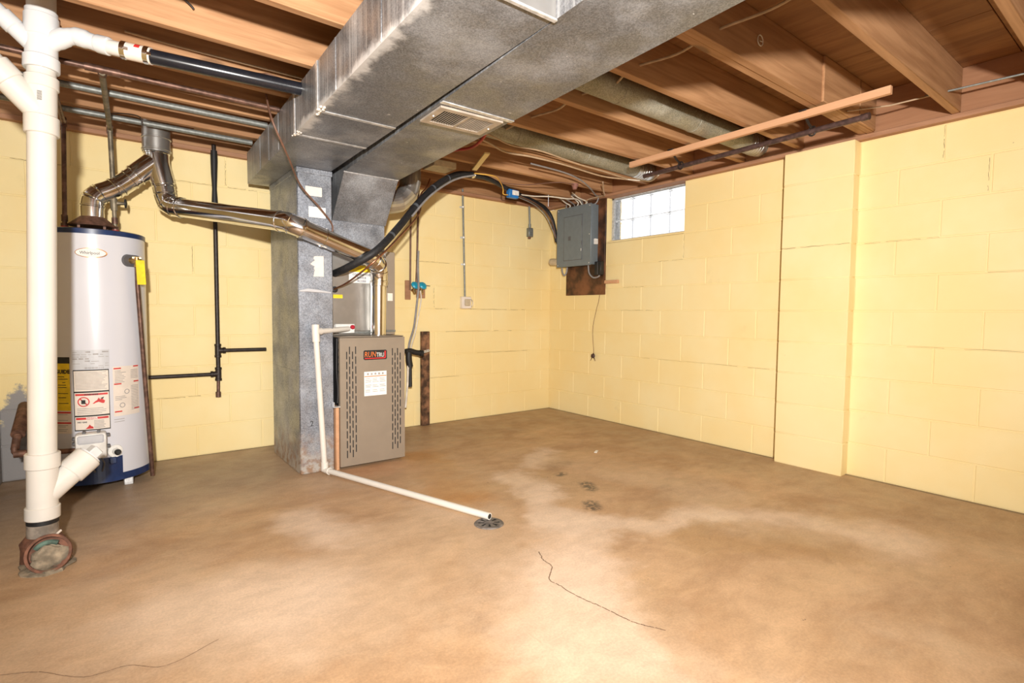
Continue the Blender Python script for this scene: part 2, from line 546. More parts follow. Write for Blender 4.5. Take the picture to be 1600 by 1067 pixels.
def build(name, g, mat, parent=None, label=None, cat=None, group=None, kind=None, angle=38):
    me = bpy.data.meshes.new(name)
    if parent is None:
        zs = min(v[2] for v in g.v)
        xs = [v[0] for v in g.v]
        ys = [v[1] for v in g.v]
        c = Vector(((min(xs) + max(xs)) / 2, (min(ys) + max(ys)) / 2, zs))
    else:
        c = Vector([(min(v[i] for v in g.v) + max(v[i] for v in g.v)) / 2 for i in range(3)])
    me.from_pydata([tuple(Vector(v) - c) for v in g.v], [], g.f)
    bm = bmesh.new()
    bm.from_mesh(me)
    if kind not in ('flat', 'print'):
        bmesh.ops.recalc_face_normals(bm, faces=bm.faces)
    bm.to_mesh(me)
    bm.free()
    me.polygons.foreach_set('use_smooth', [True] * len(me.polygons))
    me.set_sharp_from_angle(angle=math.radians(angle))
    me.materials.append(MATS[mat])
    o = bpy.data.objects.new(name, me)
    COL.objects.link(o)
    if parent is not None:
        o.parent = parent
        o.location = c - wloc(parent)
    else:
        o.location = c
    WLOC[o.name] = c
    return tag(o, label, cat, group, 'stuff' if kind == 'print' else None if kind == 'flat' else kind)

def thing(name, loc, label, cat, group=None):
    o = bpy.data.objects.new(name, None)
    o.empty_display_size = 0.05
    o.location = loc
    COL.objects.link(o)
    WLOC[o.name] = Vector(loc)
    return tag(o, label, cat, group)

def text(name, s, size, mat, parent, place, bold=0.0, wide=1.0, shear=0.0):
    cu = bpy.data.curves.new(name, 'FONT')
    cu.body = s
    cu.size = size
    cu.align_x = 'CENTER'
    cu.align_y = 'CENTER'
    cu.resolution_u = 2
    cu.offset = bold
    cu.shear = shear
    tmp = bpy.data.objects.new(name + '_tmp', cu)
    me = bpy.data.meshes.new_from_object(tmp)
    g = G()
    g.add([place(v.co.x * wide, v.co.y) for v in me.vertices], [tuple(p.vertices) for p in me.polygons])
    bpy.data.objects.remove(tmp)
    bpy.data.curves.remove(cu)
    bpy.data.meshes.remove(me)
    return build(name, g, mat, parent, kind='flat')

def sheet(place, u0, v0, u1, v1, n=1, g=None):
    """flat print on a surface given by place(u, v)"""
    g = g or G()
    for i in range(n):
        a, b = u0 + (u1 - u0) * i / n, u0 + (u1 - u0) * (i + 1) / n
        g.quad(place(a, v0), place(b, v0), place(b, v1), place(a, v1))
    return g

# ------------------------------------------------------------------ the shell
CH = 0.2032          # block course
H = 10 * CH          # wall top 2.032
FRONT = -5.6         # unseen end of the shell behind the camera, opened for sky fill
XL = -4.14           # left wall plane
JZ0, JZ1 = 2.06, 2.29

g = G()
g.box((XL - 0.2, FRONT, -0.15), (0.2, 0.2, 0.0))
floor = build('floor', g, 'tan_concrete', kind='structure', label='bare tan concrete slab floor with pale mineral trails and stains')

def block_mesh(L):
    gg = G()
    w, h, d = L - 0.006, CH - 0.006, 0.05
    gg.box((-w / 2, 0, -h / 2), (w / 2, d, h / 2), 0.0028)
    me = bpy.data.meshes.new('block')
    me.from_pydata(gg.v, [], gg.f)
    me.materials.append(MATS['yellow_paint'])
    return me
BM = {}

def block(parent, L, loc, rz):
    k = round(L, 3)
    if k not in BM:
        BM[k] = block_mesh(L)
    o = bpy.data.objects.new('block', BM[k])
    COL.objects.link(o)
    o.parent = parent
    o.location = Vector(loc) - wloc(parent)
    o.rotation_euler = (0, 0, rz)
    return o

def lay_wall(parent, axis, plane, rz, s0, s1, off, hole=None, proud=0.0016):
    """courses of blocks along s (negative direction), face at plane"""
    for i in range(10):
        z = CH * (i + 0.5)
        o = off + (0.0 if i % 2 else CH)
        cuts = [s0]
        k = math.floor((s0 - o) / (2 * CH))
        s = o + k * 2 * CH
        while s > s1:
            if s < s0 - 0.03:
                cuts.append(s)
            s -= 2 * CH
        cuts.append(s1)
        for a, b in zip(cuts[:-1], cuts[1:]):
            segs = [(a, b)]
            if hole and hole[2] - 0.01 < z < hole[3]:
                segs = []
                if a > hole[0]:
                    segs.append((a, max(b, hole[0])))
                if b < hole[1]:
                    segs.append((min(a, hole[1]), b))
            for p, q in segs:
                if p - q < 0.03:
                    continue
                mid = (p + q) / 2
                loc = (mid, plane - proud, z) if axis == 'x' else (plane - proud, mid, z)
                block(parent, p - q, loc, rz)

# back wall, face y = 0
g = G()
g.box((XL, 0.001, 0), (0.2, 0.2, H))
wall_back = build('wall_back', g, 'yellow_paint', kind='structure', label='yellow painted concrete block wall behind furnace and water heater')
lay_wall(wall_back, 'x', 0.0, 0.0, 0.0, XL, -0.126)

# right wall, face x = 0, with the window opening
WY0, WY1, WZ0, WZ1 = -0.772, -1.585, 8 * CH, H
g = G()
g.box((0.001, 0.001, 0), (0.2, FRONT, WZ0))
g.box((0.001, 0.001, WZ0), (0.2, WY0, H))
g.box((0.001, WY1, WZ0), (0.2, FRONT, H))
wall_right = build('wall_right', g, 'yellow_paint', kind='structure', label='yellow painted concrete block wall with small glass block window')
lay_wall(wall_right, 'y', 0.0, -math.pi / 2, 0.0, FRONT, -0.772, hole=(WY0, WY1, WZ0, WZ1))
# pilaster of whole blocks
PX, PY0, PY1 = -0.088, -2.395, -2.807
g = G()
g.box((PX + 0.002, PY0 - 0.003, 0), (0.0, PY1 + 0.003, H))
pil = build('pilaster', g, 'yellow_paint', wall_right)
for i in range(10):
    gg = G()
    gg.box((PX, PY0, CH * i + 0.002), (-0.002, PY1, CH * (i + 1) - 0.002), 0.003)
    build('block', gg, 'yellow_paint', pil)

# left wall, face x = XL
g = G()
g.box((XL - 0.2, 0.2, 0), (XL - 0.001, FRONT, H))
wall_left = build('wall_left', g, 'yellow_paint', kind='structure', label='yellow painted block wall at the left edge')
for i in range(10):
    s = 0.0
    o = 0.0 if i % 2 else CH
    cuts = [0.0]
    s = -0.3 + o
    while s > FRONT:
        if s < -0.03:
            cuts.append(s)
        s -= 2 * CH
    for a, b in zip(cuts[:-1], cuts[1:]):
        block(wall_left, a - b, (XL + 0.0016, (a + b) / 2, CH * (i + 0.5)), math.pi / 2)

# added unseen wall behind the camera; its opening limits the sky fill
g = G()
g.box((-2.2, FRONT - 0.2, 0), (0.2, FRONT, JZ1))
g.box((XL - 0.2, FRONT - 0.2, 2.0), (-2.2, FRONT, JZ1))
build('added_fill_blocker', g, 'yellow_paint', kind='structure', label='added unseen wall behind the camera, its opening sized to limit sky fill')

# sill plates
g = G()
g.box((XL, -0.045, H), (0.0, 0.09, JZ0), 0.003)
trim_1 = build('trim_1', g, 'plate_wood', kind='structure', label='wooden sill plate along the top of the back wall')
g = G()
g.box((-0.05, -0.045, H), (0.09, FRONT, JZ0), 0.003)
trim_2 = build('trim_2', g, 'plate_wood', kind='structure', label='wooden sill plate along the top of the right wall')

# ceiling: plywood subfloor panels on joists
g = G()
g.box((XL - 0.2, FRONT, JZ1 + 0.018), (0.2, 0.2, JZ1 + 0.05))
ceiling = build('ceiling', g, 'ply_wood', kind='structure', label='open joist ceiling with bare brown plywood subfloor above')
yy = 0.15
row = 0
while yy > FRONT:
    y2 = max(yy - 1.219, FRONT)
    xs = [0.15, -1.75, XL - 0.15] if row % 2 else [0.15, -0.62, -3.05, XL - 0.15]
    for a, b in zip(xs[:-1], xs[1:]):
        gg = G()
        gg.box((a - 0.0015, yy - 0.0015, JZ1), (b + 0.0015, y2 + 0.0015, JZ1 + 0.018), 0.0015)
        build('subfloor_panel', gg, 'ply_wood', ceiling)
    yy = y2
    row += 1
JY = [-0.43, -0.83, -1.24, -1.645, -2.06, -2.455, -2.85, -3.245, -3.625, -4.03, -4.435, -4.84, -5.25]
for y in JY:
    gg = G()
    gg.box((XL - 0.15, y, JZ0), (-0.042, y - 0.038, JZ1), 0.003)
    build('joist', gg, 'joist_wood', ceiling)
for x0, x1, y in ((-2.0, -0.042, -2.85 + 0.0395), (-0.75, -0.3, -2.85 - 0.0395), (-0.29, -0.06, -2.85 - 0.0395), (-3.2, -2.75, -0.43 + 0.0395)):
    gg = G()
    if x1 - x0 < 0.6 and y < -2:
        y += 0.029
    gg.box((x0, y, JZ0 + 0.004), (x1, y - 0.038, JZ1 - 0.002), 0.002)
    build('joist', gg, 'joist_wood', ceiling, label='short sister board nailed to a joist')
gg = G()
gg.box((-0.04, 0.0, JZ0), (-0.002, FRONT, JZ1), 0.002)
build('rim_joist', gg, 'rim_wood', ceiling)
gg = G()
gg.box((XL, -0.002, JZ0), (-0.042, 0.036, JZ1), 0.002)
build('rim_joist', gg, 'joist_wood', ceiling)

# glass block window
win = thing('window_1', (0.1, (WY0 + WY1) / 2, WZ0), 'small glass block window high in the right wall', None)
tag(win, kind='structure')
g = G()
g.box((0.06, WY0, WZ0), (0.165, WY0 - 0.022, WZ1))
g.box((0.06, WY1, WZ0), (0.165, WY1 + 0.01, WZ1))
g.box((0.06, WY0, WZ0), (0.165, WY1, WZ0 + 0.022))
g.box((0.06, WY0, WZ1 - 0.012), (0.165, WY1, WZ1))
build('mortar_frame', g, 'mortar_grey', win)
g = G()
g.prism([(0.0, WY0, WZ0 + 0.002), (0.06, WY0, WZ0 + 0.002), (0.06, WY0, WZ0 + 0.03), (0.0, WY0, WZ0 + 0.014)], (0, WY1 - WY0, 0))
build('window_sill', g, 'yellow_paint', win)
ys = [WY0 - 0.022 + (WY1 + 0.01 - WY0 + 0.022) * k / 4 for k in range(5)]
zs = [WZ0 + 0.022, WZ0 + 0.205, WZ1 - 0.012]
for a, b in zip(ys[:-1], ys[1:]):
    for c, d in zip(zs[:-1], zs[1:]):
        gg = G()
        gg.box((0.075, a - 0.004, c + 0.004), (0.15, b + 0.004, d - 0.004), 0.004)
        build('glass_block', gg, 'glass_block', win)
g = G()
for y in ys[1:-1]:
    g.box((0.085, y - 0.0035, zs[0]), (0.10, y + 0.0035, zs[2]))
g.box((0.085, ys[0], zs[1] - 0.0035), (0.10, ys[-1], zs[1] + 0.0035))
build('mortar_joint', g, 'joint_glass', win)

# floor cracks
def strip_on_floor(pts, w, name):
    g = G()
    P = curve(pts, 5)
    rng = random.Random(3)
    for a, b in zip(P[:-1], P[1:]):
        d = (b - a).normalized()
        n = Vector((-d.y, d.x, 0)) * w
        j = Vector((rng.uniform(-1, 1), rng.uniform(-1, 1), 0)) * w * 0.8
        g.quad(a - n + j, b - n * 0.7 + j, b + n * 0.7 + j, a + n + j)
    g.v = [(x, y, 0.0008) for x, y, z in g.v]
    build(name, g, 'crack_dark', floor, kind='flat')
strip_on_floor([(-2.246, -2.486, 0), (-2.281, -2.559, 0), (-2.288, -2.613, 0), (-2.362, -2.682, 0), (-2.361, -2.74, 0), (-2.364, -2.793, 0), (-2.357, -2.865, 0), (-2.342, -2.926, 0), (-2.333, -3.016, 0), (-2.317, -3.068, 0), (-2.28, -3.138, 0)], 0.0022, 'crack')
strip_on_floor([(-3.896, -2.186, 0), (-3.816, -2.23, 0), (-3.718, -2.329, 0), (-3.621, -2.343, 0), (-3.536, -2.406, 0), (-3.40, -2.36, 0)], 0.0012, 'crack')

def wall_crack(wall, axis, s0, s1, z0, z1=None, plane=-0.0022, w=0.0012):
    rng = random.Random(int(1000 * abs(s0 + z0)))
    g = G()
    n = 14
    z1 = z0 if z1 is None else z1
    prev = None
    for k in range(n + 1):
        t_ = k / n
        a = s0 + (s1 - s0) * t_ + (rng.uniform(-.002, .002) if s0 == s1 else 0)
        z = z0 + (z1 - z0) * t_ + (rng.uniform(-.002, .002) if s0 != s1 else 0)
        hw = w * rng.uniform(0.3, 1.0)
        du, dz = (hw, 0) if s0 == s1 else (0, hw)
        q = [(a - du, z - dz), (a + du, z + dz)]
        if prev and rng.random() < 0.88:
            pts = [prev[0], q[0], q[1], prev[1]]
            g.quad(*[((u, plane, v) if axis == 'x' else (plane, u, v)) for u, v in pts])
        prev = q
    build('crack', g, 'crack_black', wall, kind='flat')
for a in ((-4.05, -3.83, 1.829), (-3.28, -3.05, 1.829), (-2.96, -2.76, 1.829), (-1.36, -1.22, 1.016), (-1.24, -0.50, 0.813), (-0.98, -0.33, 1.016), (-1.40, -1.10, 0.406), (-0.9, -0.3, 0.61), (-1.55, -1.2, 1.422), (-3.4, -3.15, 0.406)):
    wall_crack(wall_back, 'x', *a)
wall_crack(wall_back, 'x', -2.971, -2.971, 1.84, 2.02)
wall_crack(wall_back, 'x', -3.179, -3.179, 1.23, 1.41)
wall_crack(wall_back, 'x', -1.36, -1.36, 1.03, 1.20)
for a in ((-2.82, -3.21, 1.422), (-3.42, -3.9, 1.219), (-0.98, -1.2, 1.219), (-1.35, -1.58, 1.422), (-0.95, -1.3, 1.016), (-3.0, -4.2, 0.813), (-1.2, -2.3, 0.61)):
    wall_crack(wall_right, 'y', *a, w=0.0008)
wall_crack(wall_right, 'y', -3.21, -3.21, 1.85, 2.025)
wall_crack(wall_right, 'y', -3.402, -3.402, 1.64, 1.82)
wall_crack(wall_right, 'y', -1.585, -1.585, 1.43, 1.62)
wall_crack(wall_right, 'y', -2.40, -2.80, 1.422, plane=PX - 0.0008)

# ------------------------------------------------------------------ ducts
def skewbox(G_, y0, y1, xl, w, z0, z1, k, yref=-1.0):
    """duct section running along y, whose centre line drifts by k per metre"""
    def X(y):
        return xl + k * (y - yref)
    poly = [(X(y0), y0, z0), (X(y0) + w, y0, z0), (X(y1) + w, y1, z0), (X(y1), y1, z0)]
    return G_.prism(poly, (0, 0, z1 - z0))

ret = thing('return_air_duct', (-2.72, -1.5, 1.83), 'large grey galvanized return air trunk with capped end, nearest the left joists', 'duct')
KR, RX, RW = 0.026, -2.895, 0.348
for y0, y1, e in ((-0.2, -1.44, 0.0), (-1.44, -1.81, 0.002), (-1.81, -2.935, 0.0)):
    g = G()
    skewbox(g, y0 - 0.001, y1 + 0.001, RX - e, RW + 2 * e, 1.83 - e, 2.03, KR)
    build('duct_section', g, 'galv_duct', ret)
for y in (-1.44, -1.81):
    g = G()
    xl = RX + KR * (y + 1)
    g.box((xl - 0.004, y - 0.012, 1.8265), (xl + RW + 0.002, y + 0.012, 1.8295), 0.001)
    g.box((xl - 0.005, y - 0.012, 1.8265), (xl - 0.001, y + 0.012, 2.03), 0.001)
    build('drive_cleat', g, 'cleat_metal', ret)
xl = RX + KR * (-2.935 + 1)
g = G()
g.box((xl - 0.004, -2.937, 1.826), (xl + RW + 0.004, -2.943, 2.035), 0.001)
build('end_cap', g, 'galv_coil', ret)
g = G()
g.box((xl - 0.006, -2.93, 1.824), (xl + RW + 0.006, -2.945, 1.832), 0.002)
build('end_flange', g, 'cleat_metal', ret)
for y in (-0.62, -0.86, -1.10, -1.62, -2.05, -2.5):
    g = G()
    x = RX + KR * (y + 1)
    g.box((x - 0.002, y - 0.004, 1.835), (x + 0.001, y + 0.006, 2.03), 0.001)
    build('standing_seam', g, 'galv_duct', ret)
g = G()
for y in (-1.45, -1.82):
    x = RX + KR * (y + 1)
    for k in range(14):
        g.sphere((x + random.uniform(-.006, .02), y + random.uniform(-.05, .05), 1.827), random.uniform(.003, .007), 6)
build('sealant', g, 'paper_cream', ret, kind='stuff')

sup = thing('supply_air_duct', (-2.35, -2.5, 1.83), 'long grey galvanized supply duct carrying a floor register on its underside', 'duct')
KS, SX, SW = 0.056, -2.482, 0.352
for y0, y1, e in ((-0.92, -2.22, 0.0), (-2.22, -4.9, 0.0015)):
    g = G()
    skewbox(g, y0, y1 + 0.001, SX - e, SW + 2 * e, 1.83 - e, 2.035, KS, -0.92)
    build('duct_section', g, 'galv_duct', sup)
g = G()
xs = SX + KS * (-2.22 + 0.92)
g.box((xs - 0.003, -2.232, 1.825), (xs + SW + 0.004, -2.208, 1.829), 0.001)
g.box((xs + SW + 0.001, -2.232, 1.825), (xs + SW + 0.005, -2.208, 2.03), 0.001)
build('drive_cleat', g, 'cleat_metal', sup)
# plenum transition down to the coil
g = G()
x0, x1 = SX, SX + SW
Ptop = [(x0, -0.92, 1.83), (x1, -0.92, 1.83), (x1, -0.25, 1.83), (x0, -0.25, 1.83)]
g.add([(x0, -0.92, 1.83), (x1, -0.92, 1.83), (x1 + .002, -0.72, 1.565), (x0 - .008, -0.72, 1.565),
       (x0, -0.25, 1.83), (x1, -0.25, 1.83), (x1 + .002, -0.25, 1.565), (x0 - .008, -0.25, 1.565),
       (x0, -0.92, 2.035), (x1, -0.92, 2.035), (x0, -0.25, 2.035), (x1, -0.25, 2.035)],
      [(0, 1, 2, 3), (3, 2, 6, 7), (1, 5, 6, 2), (4, 0, 3, 7), (5, 4, 7, 6), (8, 9, 1, 0), (9, 11, 5, 1), (10, 8, 0, 4), (11, 10, 4, 5), (8, 10, 11, 9)])
build('plenum', g, 'galv_duct', sup, angle=20)
g = G()
g.box((x0 - 0.003, -0.926, 1.826), (x1 + 0.003, -0.912, 1.834), 0.001)
build('plenum_edge', g, 'cleat_metal', sup)
# round take-off elbow on the plenum's right side
tk = curve([(x1, -0.5, 1.76), (x1 + 0.10, -0.5, 1.765), (-1.93, -0.5, 1.79), (-1.86, -0.5, 1.86), (-1.835, -0.5, 1.95), (-1.83, -0.5, 2.10)], 3)
rr = [0.075 + (0.004 if i % 3 == 0 else 0) for i in range(len(tk))]
g = G()
g.tube(tk, rr, 24)
build('takeoff_elbow', g, 'galv_coil', sup, angle=12)

# supply register under the duct
reg = thing('ceiling_register', (-2.38, -2.09, 1.822), 'tan metal louvered register on the underside of the supply duct', 'register')
rz = 0.04
RM = Matrix.Rotation(-0.05, 3, 'Z')
RC = Vector((-2.383, -2.093, 1.8285))
def RP(u, v, w):
    return RC + RM @ Vector((u, v, -w))
def rbox(g, u0, u1, v0, v1, w0, w1):
    vs = [RP(u, v, w) for w in (w0, w1) for u, v in ((u0, v0), (u1, v0), (u1, v1), (u0, v1))]
    g.add(vs, [(3, 2, 1, 0), (4, 5, 6, 7), (0, 1, 5, 4), (1, 2, 6, 5), (2, 3, 7, 6), (3, 0, 4, 7)])
g = G()
for u0, u1, v0, v1 in ((-.152, .152, -.1, -.072), (-.152, .152, .072, .1), (-.152, -.122, -.072, .072), (.122, .152, -.072, .072), (-.006, .006, -.072, .072)):
    rbox(g, u0, u1, v0, v1, 0, 0.009)
build('register_frame', g, 'register_tan', reg)
g = G()
rbox(g, -.122, .122, -.072, .072, -0.0, 0.001)
build('throat_shade', g, 'hollow_shade', reg)  # thin near-black plate, painted as the shade behind the louvers
for s in (-1, 1):
    for k in range(10):
        u = s * (0.014 + 0.0115 * k)
        g = G()
        dx = -0.004 if s < 0 else 0.0015
        vs = [RP(u - .001, -.072, .001), RP(u + .0012, -.072, .001), RP(u + .0012 + dx, -.072, .008), RP(u - .001 + dx, -.072, .008),
              RP(u - .001, .072, .001), RP(u + .0012, .072, .001), RP(u + .0012 + dx, .072, .008), RP(u - .001 + dx, .072, .008)]
        g.add(vs, [(0, 1, 2, 3), (7, 6, 5, 4), (0, 4, 5, 1), (1, 5, 6, 2), (2, 6, 7, 3), (3, 7, 4, 0)])
        build('louver', g, 'register_tan', reg)
for u in (-.137, .137):
    g = G()
    g.sphere(RP(u, 0, .010), 0.005, 8)
    build('screw', g, 'cleat_metal', reg)

# return drop beside the furnace
drop = thing('return_drop_duct', (-2.64, -0.54, 0), 'tall grey galvanized return drop standing on the floor left of the furnace', 'duct')
g = G()
g.box((-2.742, -0.86, 0.0), (-2.536, -0.225, 1.829), 0.006)
build('duct_body', g, 'galv_drop', drop)
g = G()
g.box((-2.745, -0.863, 1.797), (-2.534, -0.222, 1.829), 0.002)
build('top_collar', g, 'galv_drop', drop)
for a, b in (((-2.744, -0.8615, 0.52), (-2.60, -0.85, 0.523)), ((-2.744, -0.86, 0.62), (-2.741, -0.24, 0.623))):
    g = G()
    g.box(a, b)
    build('seam', g, 'galv_drop', drop)
fpl = lambda y: (lambda u, v: (u, y, v))
pd = fpl(-0.8612)
g = sheet(pd, -2.693, 1.67, -2.597, 1.724)
build('paper_label', g, 'paper_cream', drop, kind='flat', label='blank cream paper label')
g = sheet(pd, -2.676, 1.545, -2.576, 1.607)
build('paper_label', g, 'paper_white', drop, kind='flat', label='torn white paper label')
g = G()
rng = random.Random(5)
left = [(-2.672 + rng.uniform(0, .03), -0.8614, 1.195 + 0.012 * k) for k in range(11)]
poly = [(-2.592, -0.8614, 1.195), (-2.592, -0.8614, 1.318)] + list(reversed(left))
g.add(poly, [tuple(range(len(poly)))])
build('torn_label', g, 'paper_cream', drop, kind='flat', label='ragged remnant of a torn off label')
g = G()
g.tube([(-2.735, -0.862, 1.105), (-2.69, -0.864, 1.112), (-2.63, -0.865, 1.108), (-2.55, -0.862, 1.10)], [0.004, 0.012, 0.010, 0.004], 8)
build('sealant_bead', g, 'paper_silver', drop)
text('marking', '2', 0.045, 'print_black', drop, lambda u, v: (-2.672 + u, -0.8614, 0.305 + v))

# ------------------------------------------------------------------ furnace and coil
FX0, FX1, FYF, FZ = -2.512, -2.078, -0.90, 0.83
fur = thing('furnace', (-2.295, -0.55, 0), 'tan gas furnace with slotted front door beside the return drop', 'furnace')
g = G()
g.box((FX0 + 0.012, -0.855, 0.012), (FX1 - 0.004, -0.22, FZ - 0.004), 0.004)
build('cabinet', g, 'furnace_dark', fur)
g = G()
g.box((FX1 - 0.006, -0.872, 0.008), (FX1, -0.22, FZ), 0.002)
build('side_panel', g, 'furnace_tan', fur)
g = G()
g.box((FX0 + 0.008, -0.885, FZ - 0.006), (FX1, -0.22, FZ), 0.002)
build('top_panel', g, 'furnace_tan', fur)
# door sheet with real slots: vertical strips
door = G()
def vstrip(x0, x1, segs):
    for a, b in segs:
        door.quad((x0, FYF, a), (x1, FYF, a), (x1, FYF, b), (x0, FYF, b))
Z0, Z1 = 0.018, 0.822
cols = []
for side, offs in ((0, (0.043, 0.061, 0.080, 0.100)), (1, (0.347, 0.365, 0.383, 0.402))):
    for i, o in enumerate(offs):
        cols.append((FX0 + o, (i % 2) * 0.031 + (0.012 if side else 0)))
xprev = FX0
for x, st in cols:
    vstrip(xprev, x - 0.0032, [(Z0, Z1)])
    z = 0.07 + st
    segs = [(Z0, z)]
    while z + 0.047 < 0.775:
        nz = z + 0.062
        segs.append((z + 0.047, nz if nz + 0.047 < 0.775 else Z1))
        z = nz
    vstrip(x - 0.0032, x + 0.0032, segs)
    xprev = x + 0.0032
vstrip(xprev, FX1, [(Z0, Z1)])
for a, b, c, d in (((FX0, FYF, Z0), (FX0, FYF + .028, Z0), (FX0, FYF + .028, Z1), (FX0, FYF, Z1)),
                   ((FX1, FYF, Z0), (FX1, FYF + .028, Z0), (FX1, FYF + .028, Z1), (FX1, FYF, Z1)),
                   ((FX0, FYF, Z1), (FX1, FYF, Z1), (FX1, FYF + .028, Z1), (FX0, FYF + .028, Z1)),
                   ((FX0, FYF, Z0), (FX1, FYF, Z0), (FX1, FYF + .028, Z0), (FX0, FYF + .028, Z0))):
    door.quad(a, b, c, d)
fd = build('front_door', door, 'furnace_tan', fur, kind='flat')
g = G()
g.box((FX0 + 0.002, FYF - 0.002, Z1 - 0.012), (FX1 - 0.002, FYF, Z1 - 0.010))
build('door_crease', g, 'furnace_tan', fd)
pf = lambda dy: (lambda u, v: (u, FYF - dy, v))
g = G()
g.box((-2.361, FYF - 0.003, 0.681), (-2.206, FYF, 0.741), 0.006)
lg = build('logo_plate', g, 'print_black', fur)
g = sheet(pf(0.0034), -2.355, 0.686, -2.214, 0.6925)
sheet(pf(0.0034), -2.222, 0.6925, -2.212, 0.735, g=g)
build('logo_flash', g, 'print_red', lg, kind='print')
text('logo_letters', 'RUN', 0.050, 'print_orange', lg, lambda u, v: (-2.3185 + u, FYF - 0.0042, 0.713 + v), 0.0, 0.76, 0.12)
text('logo_letters', 'TRU', 0.040, 'paper_white', lg, lambda u, v: (-2.2500 + u, FYF - 0.0042, 0.709 + v), 0.0, 0.68)
g = sheet(pf(0.0008), -2.358, 0.450, -2.207, 0.605)
st = build('safety_sticker', g, 'paper_white', fur, kind='flat', label='white safety instruction sticker')
g = sheet(pf(0.0013), -2.356, 0.572, -2.209, 0.577)
build('sticker_band', g, 'print_orange', st, kind='flat')
g = G()
for k in range(5):
    u = -2.333 + k * 0.025
    sheet(pf(0.0013), u - 0.006, 0.583, u + 0.006, 0.596, g=g)
for r in range(9):
    v = 0.558 - r * 0.0105
    if r in (3, 6):
        continue
    for k in range(3):
        u = -2.35 + k * 0.048
        sheet(pf(0.0013), u, v, u + random.uniform(0.028, 0.042), v + 0.0035, g=g)
build('sticker_print', g, 'print_grey', st, kind='print')
# gas fittings at the open left edge
for k in range(5):
    g = G()
    g.tube([(FX0 + 0.002, -0.875, 0.80 - k * 0.045), (FX0 + 0.006, -0.865, 0.77 - k * 0.045)], 0.006, 8)
    build('wire_clip', g, 'rubber_black', fur)
g = G()
g.tube(curve([(-2.522, -0.88, 0.82), (-2.527, -0.885, 0.62), (-2.520, -0.885, 0.5), (-2.524, -0.885, 0.42)], 5), 0.004, 8)
build('cable_harness', g, 'rubber_black', fur)
g = G()
g.box((-2.552, -0.905, 0.395), (-2.512, -0.872, 0.402), 0.001)
g.box((-2.552, -0.905, 0.402), (-2.548, -0.872, 0.43), 0.001)
build('support_bracket', g, 'cleat_metal', fur)

g = G()
g.box((-2.534, -0.885, 0.0), (-2.514, -0.83, 0.40), 0.002)
build('wood_filler_strip', g, 'strip_wood', label='narrow upright wood strip wedged between return drop and furnace', cat='wood strip')

coil = thing('evaporator_coil_case', (-2.28, -0.46, FZ), 'galvanized evaporator coil cabinet sitting on top of the furnace', 'coil cabinet')
g = G()
g.box((-2.498, -0.71, FZ + 0.001), (-2.066, -0.22, 1.392), 0.003)
build('casing', g, 'galv_coil', coil)
g = G()
g.box((-2.497, -0.722, FZ + 0.03), (-2.20, -0.711, 1.375), 0.002)
build('access_panel', g, 'galv_coil', coil)
g = G()
g.box((-2.13, -0.724, FZ + 0.002), (-2.064, -0.711, 1.392), 0.002)
build('side_flange', g, 'furnace_tan', coil)
g = G()
for a, b in (((-2.46, -0.735, FZ + 0.012), (-2.207, -0.72, FZ + 0.024)), ((-2.205, -0.735, FZ + 0.012), (-2.195, -0.72, 1.36)), ((-2.13, -0.735, FZ + 0.02), (-2.064, -0.7245, FZ + 0.032))):
    g = G()
    g.box(a, b, 0.002)
    build('panel_rail', g, 'galv_pipe', coil)
g = G()
g.box((-2.494, -0.722, 1.392), (-2.137, -0.24, 1.5645), 0.002)
build('coil_plenum', g, 'galv_drop', coil)
pc = lambda dy: (lambda u, v: (u, -0.7222 - dy, v))
g = sheet(pc(.001), -2.385, 1.174, -2.224, 1.245)
wl = build('warning_label', g, 'paper_white', coil, kind='flat', label='white warning label with blue lettering')
for i, s in enumerate(('COOLING COIL', 'SERVICE', 'ACCESS')):
    text('label_print', s, 0.019, 'heater_blue', wl, lambda u, v, i=i: (-2.30 + u, -0.7240, 1.228 - 0.021 * i + v), 0.0004, 0.9)
g = sheet(pc(.001), -2.385, 1.245, -2.223, 1.29)
build('yellow_label', g, 'print_yellow', coil, kind='flat')
g = sheet(pc(.001), -2.489, 1.071, -2.428, 1.094)
build('yellow_label', g, 'print_yellow', coil, kind='flat')
g = sheet(lambda u, v: (u, -0.7250, v), -2.119, 1.061, -2.081, 1.113)
build('pink_label', g, 'paper_cream', coil, kind='flat')
g = G()
g.box((-2.48, -0.738, 0.845), (-2.354, -0.722, 0.905), 0.004)
build('drain_pan_port', g, 'white_plastic', coil)
g = G()
g.lathe((-2.372, -0.738, 0.885), [(0.014, 0), (0.014, 0.014), (0.010, 0.018)], (0, -1, 0), 14)
build('drain_cap', g, 'red_plastic', coil)
for z in (1.228, 1.126):
    g = G()
    g.lathe((-2.480, -0.722, z), [(0.020, 0), (0.020, 0.008), (0.014, 0.012)], (0, -1, 0), 16)
    build('grommet', g, 'rubber_black', coil)

# ------------------------------------------------------------------ vent pipes
def ringed(g, pts, r, ring_at=(), n=24, bead=0.004):
    """pipe along pts with raised beads near the listed fractions of its length"""
    P = [Vector(p) for p in pts]
    acc = [0.0]
    for a, b in zip(P[:-1], P[1:]):
        acc.append(acc[-1] + (b - a).length)
    L = acc[-1]
    def at(s):
        for i in range(len(P) - 1):
            if acc[i + 1] >= s - 1e-9:
                t = (s - acc[i]) / max(1e-9, acc[i + 1] - acc[i])
                return P[i].lerp(P[i + 1], min(1, max(0, t)))
        return P[-1]
    S = [(s, r) for s in acc]
    for q in ring_at:
        s = min(max(q * L, 0.008), L - 0.008)
        S += [(s - 0.0055, r), (s - 0.003, r + bead), (s + 0.003, r + bead), (s + 0.0055, r)]
    S.sort()
    g.tube([at(s) for s, _ in S], [q for _, q in S], n)

